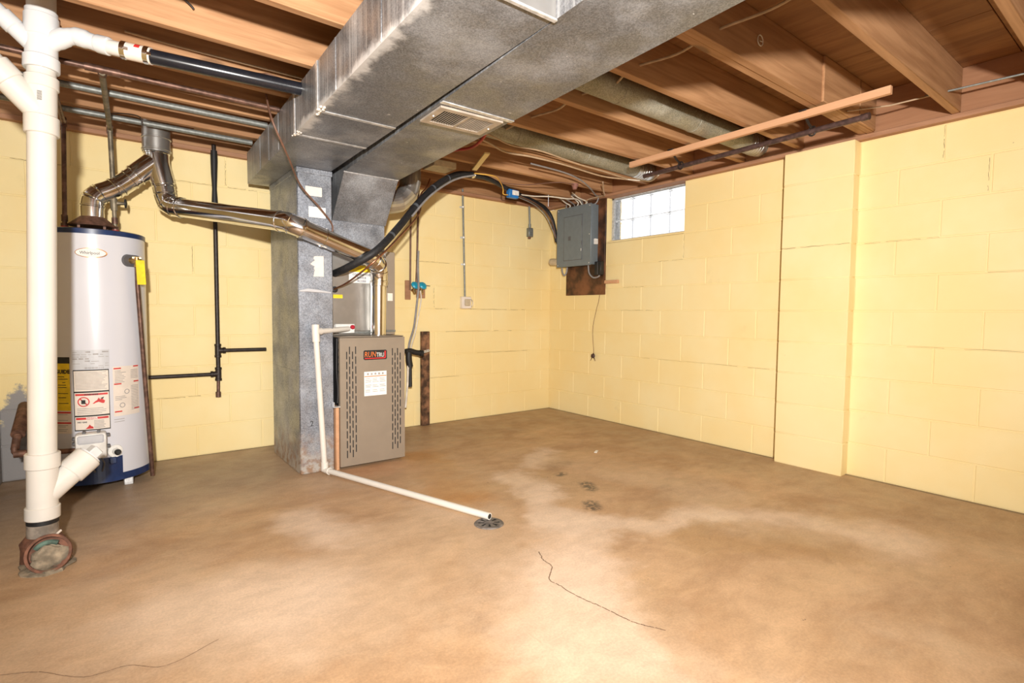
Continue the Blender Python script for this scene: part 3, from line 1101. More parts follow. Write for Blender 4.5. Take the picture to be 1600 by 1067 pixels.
flue = thing('vent_pipe', (-3.38, -0.28, 1.2), 'shiny metal vent pipe joining water heater and furnace to a ceiling collar', 'vent pipe')
g = G()
ringed(g, [(-3.381, -0.28, 2.10), (-3.381, -0.28, 1.918)], 0.072, (0.55, 0.92))
build('ceiling_collar', g, 'galv_coil', flue)
g = G()
ringed(g, [(-3.382, -0.28, 1.925), (-3.38, -0.28, 1.86), (-3.365, -0.28, 1.79), (-3.352, -0.28, 1.735)], 0.064, (0.06,))
ringed(g, [(-3.385, -0.28, 1.87), (-3.44, -0.28, 1.815), (-3.49, -0.28, 1.765)], 0.060, (0.97,))
build('wye', g, 'shiny_flue', flue)
g = G()
ringed(g, [(-3.48, -0.28, 1.773), (-3.53, -0.28, 1.725), (-3.575, -0.285, 1.685)], 0.057, (0.35, 0.9))
build('pipe_section', g, 'shiny_flue', flue)
g = G()
ringed(g, curve([(-3.565, -0.283, 1.695), (-3.61, -0.288, 1.662), (-3.655, -0.292, 1.635), (-3.685, -0.298, 1.60), (-3.692, -0.30, 1.555), (-3.692, -0.30, 1.495)], 3), 0.056, (0.1, 0.42, 0.6, 0.75))
build('elbow', g, 'shiny_flue', flue)
g = G()
ringed(g, curve([(-3.355, -0.28, 1.755), (-3.347, -0.282, 1.70), (-3.34, -0.285, 1.655), (-3.325, -0.30, 1.618), (-3.285, -0.335, 1.602), (-3.255, -0.37, 1.598)], 3), 0.058, (0.12, 0.3, 0.55, 0.7, 0.9))
build('elbow', g, 'shiny_flue', flue)
PA, PB = Vector((-3.27, -0.355, 1.600)), Vector((-2.83, -0.975, 1.482))
g = G()
ringed(g, [PA, PB], 0.055, (0.5,), bead=0.0)
build('pipe_section', g, 'shiny_flue', flue)
g = G()
PC = Vector((-2.765, -1.0, 1.456))
PD = Vector((-2.30, -0.91, 1.318))
ringed(g, [PA.lerp(PB, 0.92), PB, PB.lerp(PC, 0.5) + Vector((-0.003, -0.005, 0)), PC, PC.lerp(PD, 0.05)], 0.057, (0.12, 0.5, 0.9), bead=0.003)
build('elbow', g, 'shiny_flue', flue)
PD = Vector((-2.30, -0.91, 1.318))
g = G()
ringed(g, [PC, PD], 0.053, (0.3,))
build('pipe_section', g, 'shiny_flue', flue)
g = G()
ringed(g, curve([PC.lerp(PD, 0.96), (-2.258, -0.87, 1.297), (-2.23, -0.835, 1.265), (-2.219, -0.818, 1.215), (-2.218, -0.815, 1.16)], 3), 0.055, (0.15, 0.4, 0.65, 0.9))
build('elbow', g, 'shiny_flue', flue)
g = G()
ringed(g, [(-2.218, -0.81, 1.17), (-2.219, -0.80, FZ)], 0.050, (0.03,))
build('pipe_section', g, 'shiny_flue', flue)

# ------------------------------------------------------------------ water heater
HX, HY, HR = -3.69, -0.305, 0.236
wh = thing('water_heater', (HX, HY, 0), 'tall white gas water heater with navy blue top rim and base', 'water heater')
g = G()
g.lathe((HX, HY, 0), [(HR - 0.004, 0.06), (HR, 0.065), (HR, 1.386)], n=64)
build('tank_jacket', g, 'heater_white', wh)
g = G()
g.lathe((HX, HY, 0), [(HR + 0.004, 1.383), (HR + 0.004, 1.408), (HR - 0.006, 1.413), (0.05, 1.418)], n=64)
build('top_rim', g, 'heater_blue', wh)
g = G()
g.lathe((HX, HY, 0), [(HR - 0.01, 0.045), (HR + 0.003, 0.05), (HR + 0.003, 0.085), (HR + 0.0005, 0.088)], n=64)
build('base_rim', g, 'heater_blue', wh)
for a in (20, 150, 265):
    x, y = HX + 0.19 * math.cos(math.radians(a - 70)), HY + 0.19 * math.sin(math.radians(a - 70))
    g = G()
    g.box((x - 0.022, y - 0.022, 0), (x + 0.022, y + 0.022, 0.046), 0.004)
    build('foot', g, 'cleat_metal', wh)

def cylp(dr):
    return lambda a, z: (HX + (HR + dr) * math.sin(math.radians(a)), HY - (HR + dr) * math.cos(math.radians(a)), z)
def cyltext(name, s, size, mat, parent, a0, z0, dr=0.0022, **kw):
    k = math.degrees(1 / HR)
    return text(name, s, size, mat, parent, lambda u, v: cylp(dr)(a0 + u * k, z0 + v), **kw)
C1 = cylp(0.001)
C2 = cylp(0.0017)
C3 = cylp(0.0024)
# access door panel in blue
g = sheet(cylp(0.003), -30, 0.06, 24, 0.185, 14)
dr_ = build('access_door', g, 'heater_blue', wh, kind='flat')
g = G()
g.box((HX + 0.04, HY - HR - 0.008, 0.15), (HX + 0.07, HY - HR + 0.02, 0.185), 0.003)
build('door_tab', g, 'heater_blue', dr_)
# stickers
g = sheet(C1, -26, 0.668, 13, 0.772, 10)
s1 = build('rating_label', g, 'paper_silver', wh, kind='flat', label='silver grey rating plate label')
g = G()
for r in range(7):
    z = 0.758 - r * 0.012
    a = -25
    while a < 11:
        b = a + random.uniform(3, 9)
        if random.random() < 0.6:
            sheet(C2, a, z, min(b, 12), z + random.choice((0.0025, 0.0025, 0.006)), g=g)
        a = b + 1.5
for k in range(22):
    sheet(C2, -13 + k * 0.9, 0.671, -13 + k * 0.9 + random.choice((0.3, 0.6)), 0.681, g=g)
build('fine_print', g, 'print_grey', s1, kind='print')
g = sheet(C1, -25.5, 0.342, 12, 0.667, 10)
s2 = build('warning_label', g, 'print_black', wh, kind='flat', label='black bordered warning label with red pictograms')
for z0, z1 in ((0.553, 0.661), (0.425, 0.545), (0.348, 0.417)):
    g = sheet(C2, -24.6, z0, 11.2, z1, 10)
    build('label_panel', g, 'paper_cream', s2, kind='flat')
g = G()
for r in range(13):
    z = 0.652 - r * 0.0075
    sheet(C3, -23, z, random.uniform(4, 10), z + 0.0026, 6, g=g)
for r in range(4):
    z = 0.459 - r * 0.009
    sheet(C3, -22, z, random.uniform(2, 9), z + 0.003, 6, g=g)
for r in range(6):
    z = 0.392 - r * 0.0075
    sheet(C3, -5, z, random.uniform(4, 9), z + 0.003, 4, g=g)
build('fine_print', g, 'print_grey', s2, kind='print')
g = sheet(C3, -23.5, 0.530, 10, 0.540, 8)
sheet(C3, -23.5, 0.402, 10, 0.413, 8, g=g)
build('hazard_band', g, 'print_red', s2, kind='print')
cyltext('hazard_word', 'WARNING', 0.012, 'print_black', s2, -7, 0.535, 0.0030, bold=0.0005)
cyltext('hazard_word', 'DANGER', 0.012, 'paper_white', s2, -7, 0.4075, 0.0030, bold=0.0005)
cyltext('hazard_word', 'NO GAS', 0.011, 'print_black', s2, -17, 0.388, 0.0030, bold=0.0004)
# pictograms
g = G()
def disc(g, a, z, r, r2, pl, n=24):
    k = math.degrees(1 / HR)
    for i in range(n):
        t0, t1 = 2 * math.pi * i / n, 2 * math.pi * (i + 1) / n
        g.quad(*[pl(a + k * q * math.cos(t), z + q * math.sin(t)) for q, t in ((r2, t0), (r, t0), (r, t1), (r2, t1))])
disc(g, -15, 0.497, 0.026, 0.021, C3)
k_ = math.degrees(1 / HR)
g.quad(C3(-15 - k_ * .018, .513), C3(-15 - k_ * .014, .517), C3(-15 + k_ * .018, .481), C3(-15 + k_ * .014, .477))
fl_ = [(-6, .485), (6, .485), (7, .498), (5, .505), (3.6, .512), (2, .506), (0.5, .516), (-1.2, .503), (-3, .498)]
g.add([C3(*q) for q in fl_], [tuple(range(len(fl_)))])
fl_ = [(-14, .352), (-5.5, .352), (-6, .362), (-8, .366), (-9.5, .375), (-11, .364)]
g.add([C3(*q) for q in fl_], [tuple(range(len(fl_)))])
build('pictogram_red', g, 'print_red', s2, kind='print')
g = G()
P4 = cylp(0.0028)
sheet(P4, -17.3, 0.486, -13, 0.507, g=g)
fl_ = [(2, .512), (6, .520), (5, .508)]
g.add([P4(*q) for q in fl_], [(0, 1, 2)])
build('pictogram_black', g, 'print_black', s2, kind='print')
g = sheet(C1, -52, 0.452, -29, 0.724, 8)
s3 = build('energy_label', g, 'print_yellow', wh, kind='flat', label='bright yellow energy label')
g = sheet(C2, -52, 0.702, -28.6, 0.735, 8)
build('label_header', g, 'print_black', s3, kind='flat')
cyltext('label_title', 'GUIDE', 0.028, 'print_black', s3, -37.5, 0.658, 0.0028, bold=0.0012, wide=0.9)
g = G()
for z, a0 in ((0.63, -44), (0.618, -44), (0.60, -38), (0.586, -44), (0.574, -44), (0.542, -44), (0.52, -44), (0.49, -44)):
    sheet(C2, a0, z, -31 + random.uniform(-5, 0), z + 0.0035, 3, g=g)
build('fine_print', g, 'print_black', s3, kind='print')
g = sheet(C1, -52, 0.330, -28.6, 0.451, 8)
s4 = build('instruction_label', g, 'paper_cream', wh, kind='flat', label='cream instruction label under the yellow one')
g = sheet(C2, -52, 0.438, -29, 0.447, 6)
sheet(C2, -52, 0.383, -29, 0.391, 6, g=g)
build('label_band', g, 'print_red', s4, kind='print')
g = G()
for z in (0.43, 0.40, 0.373, 0.365, 0.352, 0.343):
    sheet(C2, -46, z, -32 + random.uniform(-4, 2), z + 0.003, 3, g=g)
build('fine_print', g, 'print_grey', s4, kind='print')
g = sheet(C1, 16, 0.404, 50, 0.676, 10)
s5 = build('operating_label', g, 'paper_cream', wh, kind='flat', label='cream operating instructions label with red corner bars')
g = G()
for z in (0.662, 0.577, 0.425):
    sheet(C2, 17, z, 25.5, z + 0.007, 2, g=g)
    sheet(C2, 41.5, z + 0.006, 49.5, z + 0.013, 2, g=g)
build('label_band', g, 'print_red', s5, kind='print')
g = G()
for r in range(26):
    z = 0.650 - r * 0.0088
    if r not in (6, 7, 8, 9):
        sheet(C2, 37.5, z, 48.5, z + 0.003, 3, g=g)
    if r < 8 or r in (16, 17, 18):
        sheet(C2, 18, z, 18 + random.uniform(7, 15), z + 0.003, 3, g=g)
disc(g, 32, 0.535, 0.014, 0.010, C2, 12)
disc(g, 26, 0.462, 0.014, 0.010, C2, 12)
build('fine_print', g, 'print_grey', s5, kind='print')
g = G()
for z in (0.385, 0.372):
    sheet(C1, 16, z, 28, z + 0.003, 4, g=g)
build('jacket_print', g, 'print_grey', wh, kind='print')
# oval badge
def oval(g, pl, a0, z0, ra, rz, n=36):
    pts = [pl(a0 + ra * math.cos(2 * math.pi * i / n), z0 + rz * math.sin(2 * math.pi * i / n)) for i in range(n)]
    c = pl(a0, z0)
    for i in range(n):
        g.add([c, pts[i], pts[(i + 1) % n]], [(0, 1, 2)])
g = G()
oval(g, cylp(0.0022), -2, 1.283, 16.6, 0.026)
bd = build('brand_badge', g, 'badge_bronze', wh, kind='flat', label='oval white badge with bronze rim')
g = G()
oval(g, cylp(0.0032), -2.4, 1.283, 15.3, 0.0225)
build('badge_face', g, 'paper_white', bd, kind='flat')
cyltext('badge_letters', 'Whirlpool', 0.022, 'print_black', bd, -3.5, 1.282, 0.0042, wide=0.9)
# relief valve, tag, discharge pipe
def cylw(a, dr, z):
    return Vector(cylp(dr)(a, z))
g = G()
n = 26
ring0, ring1 = [], []
for i in range(n):
    t = 2 * math.pi * i / n
    cx_ = 0.028 if math.cos(t) > 0 else -0.028
    u, v = cx_ + 0.034 * math.cos(t), 0.034 * math.sin(t)
    ring0.append(cylp(0.0005)(45.5 + math.degrees(u / HR), 1.257 + v))
    ring1.append(cylp(0.012)(45.5 + math.degrees(u / HR) * 0.92, 1.257 + v * 0.92))
g.add(ring0 + ring1, [tuple(n + i for i in range(n))] + [(i, (i + 1) % n, n + (i + 1) % n, n + i) for i in range(n)])
build('foam_gasket', g, 'grey_plastic', wh)
g = G()
a = 42
g.tube([cylw(a, 0.008, 1.257), cylw(a, 0.05, 1.257)], [0.017, 0.015], 14)
g.tube([cylw(a, 0.045, 1.275), cylw(a, 0.045, 1.222)], [0.012, 0.014], 14)
g.box(tuple(cylw(a, 0.045, 1.27) - Vector((0.022, 0.004, 0.004))), tuple(cylw(a, 0.045, 1.27) + Vector((0.022, 0.004, 0.008))), 0.002)
build('relief_valve', g, 'brass', wh)
g = G()
p0 = cylw(43, 0.064, 1.25)
g.box(tuple(p0 + Vector((-0.021, -0.002, -0.125))), tuple(p0 + Vector((0.021, 0.002, 0.01))), 0.0015, Matrix.Rotation(math.radians(-2), 3, 'Y') @ Matrix.Rotation(math.radians(12), 3, 'Z'))
tg = build('warning_tag', g, 'yellow_tag', wh)
g = G()
g.tube([cylw(a, 0.045, 1.235), cylw(a, 0.045, 1.12), (-3.452, -0.392, 0.012)], 0.0115, 14)
build('discharge_pipe', g, 'copper_dull', wh)
# gas control valve
g = G()
vc = cylw(-8, 0.0, 0.262)
g.box((vc.x - 0.068, vc.y - 0.075, 0.200), (vc.x + 0.064, vc.y + 0.01, 0.338), 0.014, seg=2)
gv = build('gas_control', g, 'white_plastic', wh)
g = G()
g.box((vc.x - 0.058, vc.y - 0.079, 0.286), (vc.x + 0.052, vc.y - 0.073, 0.330), 0.006)
build('control_plate', g, 'paper_silver', gv)
g = G()
g.lathe((vc.x - 0.045, vc.y - 0.074, 0.247), [(0.014, 0), (0.013, 0.016), (0.008, 0.018)], (0, -1, 0), 16)
build('control_knob', g, 'print_black', gv)
g = G()
for x, z in ((-.03, .342), (.03, .345), (.07, .32), (.07, .26), (-.072, .315), (-.072, .29)):
    g.box((vc.x + x - .007, vc.y - .06, z - .007), (vc.x + x + .007, vc.y - .03, z + .007), 0.002)
build('screw_boss', g, 'grey_plastic', gv, kind='stuff')
g = G()
g.tube(curve([(vc.x - 0.02, vc.y - 0.03, 0.205), (vc.x - 0.01, vc.y - 0.04, 0.16), (vc.x + 0.01, vc.y - 0.02, 0.12)], 4), 0.005, 8)
build('burner_tube', g, 'grey_plastic', gv)
g = G()
g.tube(curve([(vc.x + 0.03, vc.y - 0.03, 0.205), (vc.x + 0.05, vc.y - 0.05, 0.17), (vc.x + 0.04, vc.y - 0.02, 0.12)], 4), 0.004, 8)
build('burner_tube', g, 'grey_plastic', gv)
# drain valve
g = G()
d0 = cylw(16, 0, 0.215)
dn = (cylw(16, 1, 0.215) - d0).normalized()
g.lathe(tuple(d0), [(0.036, 0), (0.034, 0.006), (0.018, 0.008), (0.015, 0.03)], tuple(dn), 18)
dv = build('drain_valve', g, 'white_plastic', wh)
g = G()
g.lathe(tuple(d0 + dn * 0.03), [(0.014, 0), (0.016, 0.012), (0.010, 0.022)], tuple(dn), 12)
build('valve_knob', g, 'print_black', dv)
# draft hood
hood = G()
hood.lathe((HX, HY, 0), [(0.108, 1.447), (0.112, 1.452), (0.066, 1.492), (0.058, 1.50)], n=32)
hd = build('draft_hood', hood, 'rust_brown', wh)
g = G()
for a in (40, 130, 220, 310):
    x, y = HX + 0.08 * math.cos(math.radians(a)), HY + 0.08 * math.sin(math.radians(a))
    g.box((x - .006, y - .002, 1.412), (x + .006, y + .002, 1.46))
build('hood_leg', g, 'rust_brown', hd, kind='stuff')
g = G()
g.lathe((HX, HY, 0), [(0.07, 1.412), (0.05, 1.435)], n=24)
build('flue_outlet', g, 'rust_brown', hd)

# gas feed to the heater, rusty
g = G()
g.tube(curve([(-4.02, -0.12, 0.44), (-4.02, -0.25, 0.40), (-4.025, -0.40, 0.335)], 4), 0.030, 12)
g.tube([(-4.025, -0.42, 0.335), (-4.032, -0.46, 0.27)], 0.018, 12)
g.tube(curve([(-4.032, -0.47, 0.285), (-4.030, -0.475, 0.255), (-3.99, -0.48, 0.248), (-3.93, -0.485, 0.248), (-3.86, -0.545, 0.25), (-3.78, -0.57, 0.25)], 4), 0.013, 12)
g.tube([(-4.035, -0.475, 0.248), (-3.985, -0.48, 0.248)], 0.019, 12)
g.tube([(-3.94, -0.486, 0.248), (-3.94, -0.49, 0.17)], 0.014, 12)
build('gas_supply_pipe', g, 'rust_brown', label='rusty brown gas pipe bending into the heater behind the white stack', cat='pipe')

# ------------------------------------------------------------------ copper water lines
cw = thing('hot_water_pipe', (-3.81, -0.30, 1.41), 'dull copper water pipe rising from the left of the heater top', 'pipe')
g = G()
g.tube([(-3.812, -0.305, 1.41), (-3.80, -0.305, 2.0)], 0.0112, 14)
g.tube([(-3.80, -0.30, 1.995), (-3.81, -0.64, 2.025), (-3.82, -1.13, 2.03)], 0.0112, 14)
build('riser', g, 'copper_dull', cw)
g = G()
g.tube([(-3.812, -0.305, 1.415), (-3.812, -0.305, 1.455)], 0.017, 14)
g.tube([(-3.811, -0.305, 1.465), (-3.811, -0.305, 1.50)], 0.015, 14)
g.tube([(-3.80, -0.305, 1.975), (-3.80, -0.305, 2.005), (-3.80, -0.33, 2.01)], 0.0145, 14)
build('union_fitting', g, 'copper_dull', cw)
g = G()
g.tube([(-3.812, -0.305, 1.434), (-3.812, -0.305, 1.439)], 0.0175, 14)
build('sealing_ring', g, 'print_red', cw)

cc = thing('cold_water_pipe', (-3.59, -0.30, 1.41), 'copper water pipe with a shutoff valve at the right of the heater top', 'pipe')
g = G()
g.tube([(-3.59, -0.30, 1.41), (-3.592, -0.30, 1.56)], 0.0112, 14)
g.tube([(-3.592, -0.30, 1.62), (-3.60, -0.32, 2.0)], 0.0125, 14)
g.tube([(-3.60, -0.315, 2.0), (-3.63, -1.135, 2.02)], 0.0125, 14)
build('riser', g, 'copper_green', cc)
g = G()
g.tube([(-3.59, -0.30, 1.42), (-3.59, -0.30, 1.46)], 0.017, 14)
g.tube([(-3.591, -0.30, 1.475), (-3.591, -0.30, 1.51)], 0.015, 14)
g.tube([(-3.60, -0.315, 1.975), (-3.60, -0.316, 2.01), (-3.6015, -0.35, 2.008)], 0.0155, 14)
build('union_fitting', g, 'copper_dull', cc)
g = G()
g.tube([(-3.59, -0.30, 1.434), (-3.59, -0.30, 1.439)], 0.0175, 14)
build('sealing_ring', g, 'print_red', cc)
g = G()
g.tube([(-3.592, -0.30, 1.55), (-3.592, -0.30, 1.57), (-3.592, -0.30, 1.60), (-3.592, -0.30, 1.63)], [0.015, 0.018, 0.018, 0.015], 14)
g.tube([(-3.592, -0.30, 1.592), (-3.545, -0.31, 1.594)], [0.012, 0.008], 12)
vv = build('shutoff_valve', g, 'copper_green', cc)
g = G()
g.lathe((-3.545, -0.31, 1.594), [(0.006, 0), (0.026, 0.004), (0.026, 0.010), (0.006, 0.014)], (1, -0.2, 0), 10)
build('valve_wheel', g, 'rubber_black', vv)

cm = thing('copper_main', (-3.5, -1.135, 2.03), 'horizontal copper water main under the joists meeting the heater riser', 'pipe')
g = G()
g.tube([(-4.13, -1.135, 2.032), (-2.90, -1.135, 2.032)], 0.0125, 14)
build('main_pipe', g, 'copper_dull', cm)
g = G()
g.tube([(-3.69, -1.135, 2.032), (-3.565, -1.135, 2.032)], 0.0165, 14)
g.tube([(-3.63, -1.135, 2.032), (-3.629, -1.11, 2.018)], 0.0165, 14)
build('tee_fitting', g, 'copper_dull', cm)

for y, lb in ((-0.806, 'grey galvanized conduit strapped under the second joist from the back wall'), (-0.41, 'grey galvanized conduit strapped under the joist nearest the back wall')):
    g = G()
    g.tube([(-4.13, y, 2.043), (-2.885, y, 2.043)], 0.0155, 14)
    build('conduit', g, 'galv_pipe', label=lb, cat='conduit', group='conduits under the left joists')

# ------------------------------------------------------------------ PVC waste stack
def stk(z):
    t = z / 2.1
    return Vector((-3.868 + 0.058 * t, -1.375 + 0.02 * t, z))
ws = thing('waste_stack', (-3.868, -1.375, 0.0), 'tall white plastic waste stack with wye cleanout in the left foreground', 'drain pipe')
g = G()
g.tube([stk(0.17), stk(2.30)], 0.0445, 32)
build('stack_pipe', g, 'pvc_white', ws)
def hub(z0, z1, r=0.054, m='pvc_white'):
    g = G()
    g.tube([stk(z0), stk(z0 + 0.003), stk(z1 - 0.003), stk(z1)], [r - 0.003, r, r, r - 0.003], 32)
    return build('coupling', g, m, ws)
hub(1.655, 1.725)
hub(1.83, 1.875, 0.053)
hub(0.165, 0.215, 0.055)
hub(0.365, 0.425, 0.055)
# lower wye
g = G()
g.tube([stk(0.21), stk(0.37)], 0.049, 32)
w0, w1 = stk(0.25), Vector((-3.742, -1.315, 0.352))
w2 = w0.lerp(w1, 1.28)
g.tube([w0, w0.lerp(w1, 0.75)], 0.047, 28)
build('cleanout_wye', g, 'pvc_white', ws)
g = G()
g.tube([w0.lerp(w1, 0.68), w0.lerp(w1, 0.70), w0.lerp(w1, 1.18), w0.lerp(w1, 1.20)], [0.051, 0.054, 0.054, 0.051], 28)
build('wye_hub', g, 'pvc_white', ws)
g = G()
g.tube([w0.lerp(w1, 1.19), w0.lerp(w1, 1.24)], 0.046, 24)
d_ = (w1 - w0).normalized()
rot = d_.to_track_quat('Z', 'Y').to_matrix()
ce = w0.lerp(w1, 1.32)
g.box(tuple(ce - Vector((0.021, 0.021, 0.022))), tuple(ce + Vector((0.021, 0.021, 0.022))), 0.003, rot)
build('cleanout_plug', g, 'pvc_clean', ws)
# middle sanitary wye with left branch
g = G()
g.tube([stk(1.72), stk(1.845)], 0.0475, 32)
b0, b1 = stk(1.735), Vector((-3.905, -1.37, 1.83))
g.tube([b0, b1, b0.lerp(b1, 1.35)], [0.046, 0.047, 0.047], 28)
build('branch_wye', g, 'pvc_white', ws)
g = G()
g.tube([b0.lerp(b1, 1.0), b0.lerp(b1, 1.02), b0.lerp(b1, 1.5), b0.lerp(b1, 1.52)], [0.050, 0.053, 0.053, 0.050], 28)
g.tube([b0.lerp(b1, 1.5), b0.lerp(b1, 3.6)], 0.0445, 28)
build('branch_pipe', g, 'pvc_white', ws)
# upper double wye, cleaner white
g = G()
g.tube([stk(1.90), stk(1.903), stk(1.945), stk(1.95)], [0.054, 0.056, 0.056, 0.051], 32)
g.tube([stk(1.94), stk(2.12)], 0.050, 32)
g.tube([stk(2.02), stk(2.023), stk(2.10), stk(2.103)], [0.050, 0.0535, 0.0535, 0.050], 32)
build('double_wye', g, 'pvc_clean', ws)
g = G()
q0, q1 = stk(1.965), Vector((-3.885, -1.36, 2.035))
g.tube([q0, q1], 0.031, 24)
g.tube([q1, q0.lerp(q1, 1.04), q0.lerp(q1, 1.5)], [0.030, 0.034, 0.034], 24)
g.tube([q0.lerp(q1, 1.5), q0.lerp(q1, 2.1), (-4.02, -1.37, 2.12)], 0.029, 24)
build('upper_branch', g, 'pvc_clean', ws)
g = G()
el = curve([(-3.815, -1.36, 1.975), (-3.775, -1.378, 2.01), (-3.74, -1.388, 2.035), (-3.705, -1.40, 2.043), (-3.668, -1.418, 2.033), (-3.635, -1.435, 2.022)], 4)
rr = []
for i in range(len(el)):
    t = i / (len(el) - 1)
    rr.append(0.034 if (0.2 < t < 0.42 or 0.55 < t < 0.8) else 0.0305)
g.tube(el, rr, 24)
g.tube([(-3.645, -1.43, 2.025), (-3.64, -1.433, 2.024), (-3.607, -1.45, 2.017), (-3.604, -1.452, 2.016)], [0.031, 0.034, 0.034, 0.031], 24)
build('branch_elbow', g, 'pvc_clean', ws)
g = G()
g.tube([(-3.61, -1.45, 2.016), (-3.555, -1.478, 2.006)], 0.0275, 24)
build('branch_pipe', g, 'pvc_white', ws)
# barcode
g = G()
for k in range(9):
    z = 1.775 + k * 0.004
    c = stk(z)
    a0 = math.radians(-12)
    g.quad(*[(c.x + 0.0482 * math.sin(a0 + da), c.y - 0.0482 * math.cos(a0 + da), zz) for da, zz in ((0, z), (0.3, z), (0.3, z + 0.002), (0, z + 0.002))])
build('barcode', g, 'print_black', ws, kind='print')
# base seal
g = G()
g.tube([stk(0.148), stk(0.168)], 0.050, 28)
build('rubber_ring', g, 'rubber_black', ws)
g = G()
g.tube([stk(0.085), stk(0.15)], [0.050, 0.049], 28)
build('sealant_collar', g, 'clear_sealant', ws)

# shielded coupling and black waste arm
bp = thing('black_waste_pipe', (-3.25, -1.52, 1.98), 'glossy black plastic waste pipe running from the white stack under the joists', 'drain pipe')
pA, pB = Vector((-3.565, -1.473, 2.008)), Vector((-3.47, -1.514, 1.995))
pE = Vector((-2.90, -1.557, 2.0))
g = G()
g.tube([pB.lerp(pA, 0.3), pB, pE], 0.028, 24)
build('pipe', g, 'abs_black', bp)
g = G()
g.tube([pA, pA.lerp(pB, 0.98)], 0.0315, 24)
build('coupling_sleeve', g, 'paper_cream', bp)
for t in (0.08, 0.84):
    g = G()
    c0 = pA.lerp(pB, t)
    dd = (pB - pA).normalized()
    g.tube([c0 - dd * 0.009, c0 + dd * 0.009], 0.0335, 24)
    g.box(tuple(c0 + Vector((-0.009, -0.042, -0.012))), tuple(c0 + Vector((0.009, -0.028, 0.0))), 0.002)
    build('band_clamp', g, 'shiny_flue', bp)
g = G()
c0, c1 = pA.lerp(pB, 0.46), pA.lerp(pB, 0.64)
dd = (c1 - c0)
nn = 8
ax = dd.normalized()
uu = Vector((0, 0, 1)) - ax * ax.z
uu.normalize()
vv_ = ax.cross(uu)
for i in range(nn):
    a0, a1 = [math.radians(-20 + 90 * (i + k) / nn) for k in (0, 1)]
    sgn = -1 if (vv_.y > 0) else 1
    q = [c0 + (uu * math.cos(a) + vv_ * sgn * math.sin(a)) * 0.0322 for a in (a0, a1)]
    g.quad(q[0], q[0] + dd, q[1] + dd, q[1])
build('red_mark', g, 'print_red', bp, kind='flat')

# clay cleanout hub at the floor
hubt = thing('clay_drain_hub', (-3.86, -1.45, 0), 'crusty red clay drain hub at the floor below the white stack', 'drain hub')
ax = Vector((-0.05, -0.93, 0.36)).normalized()
hc = Vector((-3.838, -1.465, 0.050))
g = G()
g.lathe(tuple(hc - ax * 0.075), [(0.056, 0), (0.060, 0.06), (0.068, 0.085), (0.071, 0.12), (0.069, 0.128), (0.060, 0.128), (0.058, 0.105)], tuple(ax), 36)
build('clay_bell', g, 'clay_red', hubt)
g = G()
rng = random.Random(11)
def lump(g, c, r, sc, seed, amp=0.25, n=16):
    s = len(g.v)
    g.sphere((0, 0, 0), 1.0, n)
    rg = random.Random(seed)
    ph = [rg.uniform(0, 6.28) for _ in range(6)]
    for i in range(s, len(g.v)):
        x, y, z = g.v[i]
        k = 1 + amp * 0.5 * (math.sin(5 * x + ph[0]) * math.sin(6 * y + ph[1]) + 0.6 * math.sin(11 * z + ph[2] + 4 * x) + 0.4 * math.sin(14 * y + ph[3]))
        g.v[i] = (c[0] + r * sc[0] * x * k, c[1] + r * sc[1] * y * k, c[2] + r * sc[2] * z * k)
pc_ = hc + ax * 0.032
lump(g, tuple(pc_ + Vector((0.004, 0.0, -0.012))), 0.056, (1.0, 0.42, 0.85), 2)
lump(g, tuple(pc_ + Vector((-0.02, -0.012, -0.03))), 0.035, (1, 0.6, 0.7), 4)
build('mortar_plug', g, 'mud_concrete', hubt)
g = G()
arc = [pc_ + Vector((0.046 * math.cos(t), 0.0, 0.044 * math.sin(t))) + ax * 0.004 for t in [math.radians(55 + 10 * k) for k in range(10)]]
g.tube(arc, 0.009, 8)
build('green_deposit', g, 'green_patina', hubt)
g = G()
g.tube([stk(0.0), stk(0.05), stk(0.075), stk(0.10)], [0.068, 0.066, 0.070, 0.052], 24)
build('standing_bell', g, 'clay_red', hubt)
g = G()
lump(g, (-3.85, -1.45, 0.0), 0.085, (1.0, 1.25, 0.22), 9, 0.2, 20)
build('mortar_skirt', g, 'mud_concrete', hubt)
g = G()
g.tube(curve([stk(0.085) + Vector((-0.055, -0.01, 0)), stk(0.08) + Vector((-0.03, -0.052, 0)), stk(0.085) + Vector((0.02, -0.056, 0.004)), stk(0.10) + Vector((0.056, -0.02, 0.01))], 4), 0.0045, 8)
build('oakum_strand', g, 'paper_cream', hubt)

# ------------------------------------------------------------------ condensate drain line
cd = thing('condensate_pipe', (-2.61, -0.91, 0), 'thin white plastic drain pipe from the coil down and across the floor', 'pipe')
t0, t1 = Vector((-2.665, -0.93, 0.866)), Vector((-2.612, -0.905, 0.022))
cr = 0.0165
g = G()
g.tube([t0, t1], cr, 18)
build('upright', g, 'pvc_white', cd)
g = G()
g.tube([t0, (-2.40, -0.745, 0.874)], cr, 18)
build('coil_arm', g, 'pvc_white', cd)
g = G()
g.tube([t0 + Vector((0, 0, 0.042)), t0, t0 - Vector((-0.003, 0, 0.06))], 0.0215, 18)
g.tube([t0, t0.lerp(Vector((-2.40, -0.745, 0.874)), 0.14)], 0.0215, 18)
build('tee', g, 'pvc_white', cd)
g = G()
e0 = Vector((-2.225, -2.10, 0.022))
g.tube([t1, e0], cr, 18)
build('floor_run', g, 'pvc_white', cd)
g = G()
dd = (e0 - t1).normalized()
g.tube([t1 + Vector((0, 0, 0.05)), t1 + Vector((0, 0, 0.048)), t1 + Vector((0, 0, 0.01)), t1, t1 + dd * 0.045], [0.018, 0.0215, 0.0215, 0.0215, 0.0215], 18)
build('elbow', g, 'pvc_white', cd)
g = G()
g.lathe(tuple(e0), [(0.0125, 0), (0.0125, 0.0006)], tuple(dd), 16)
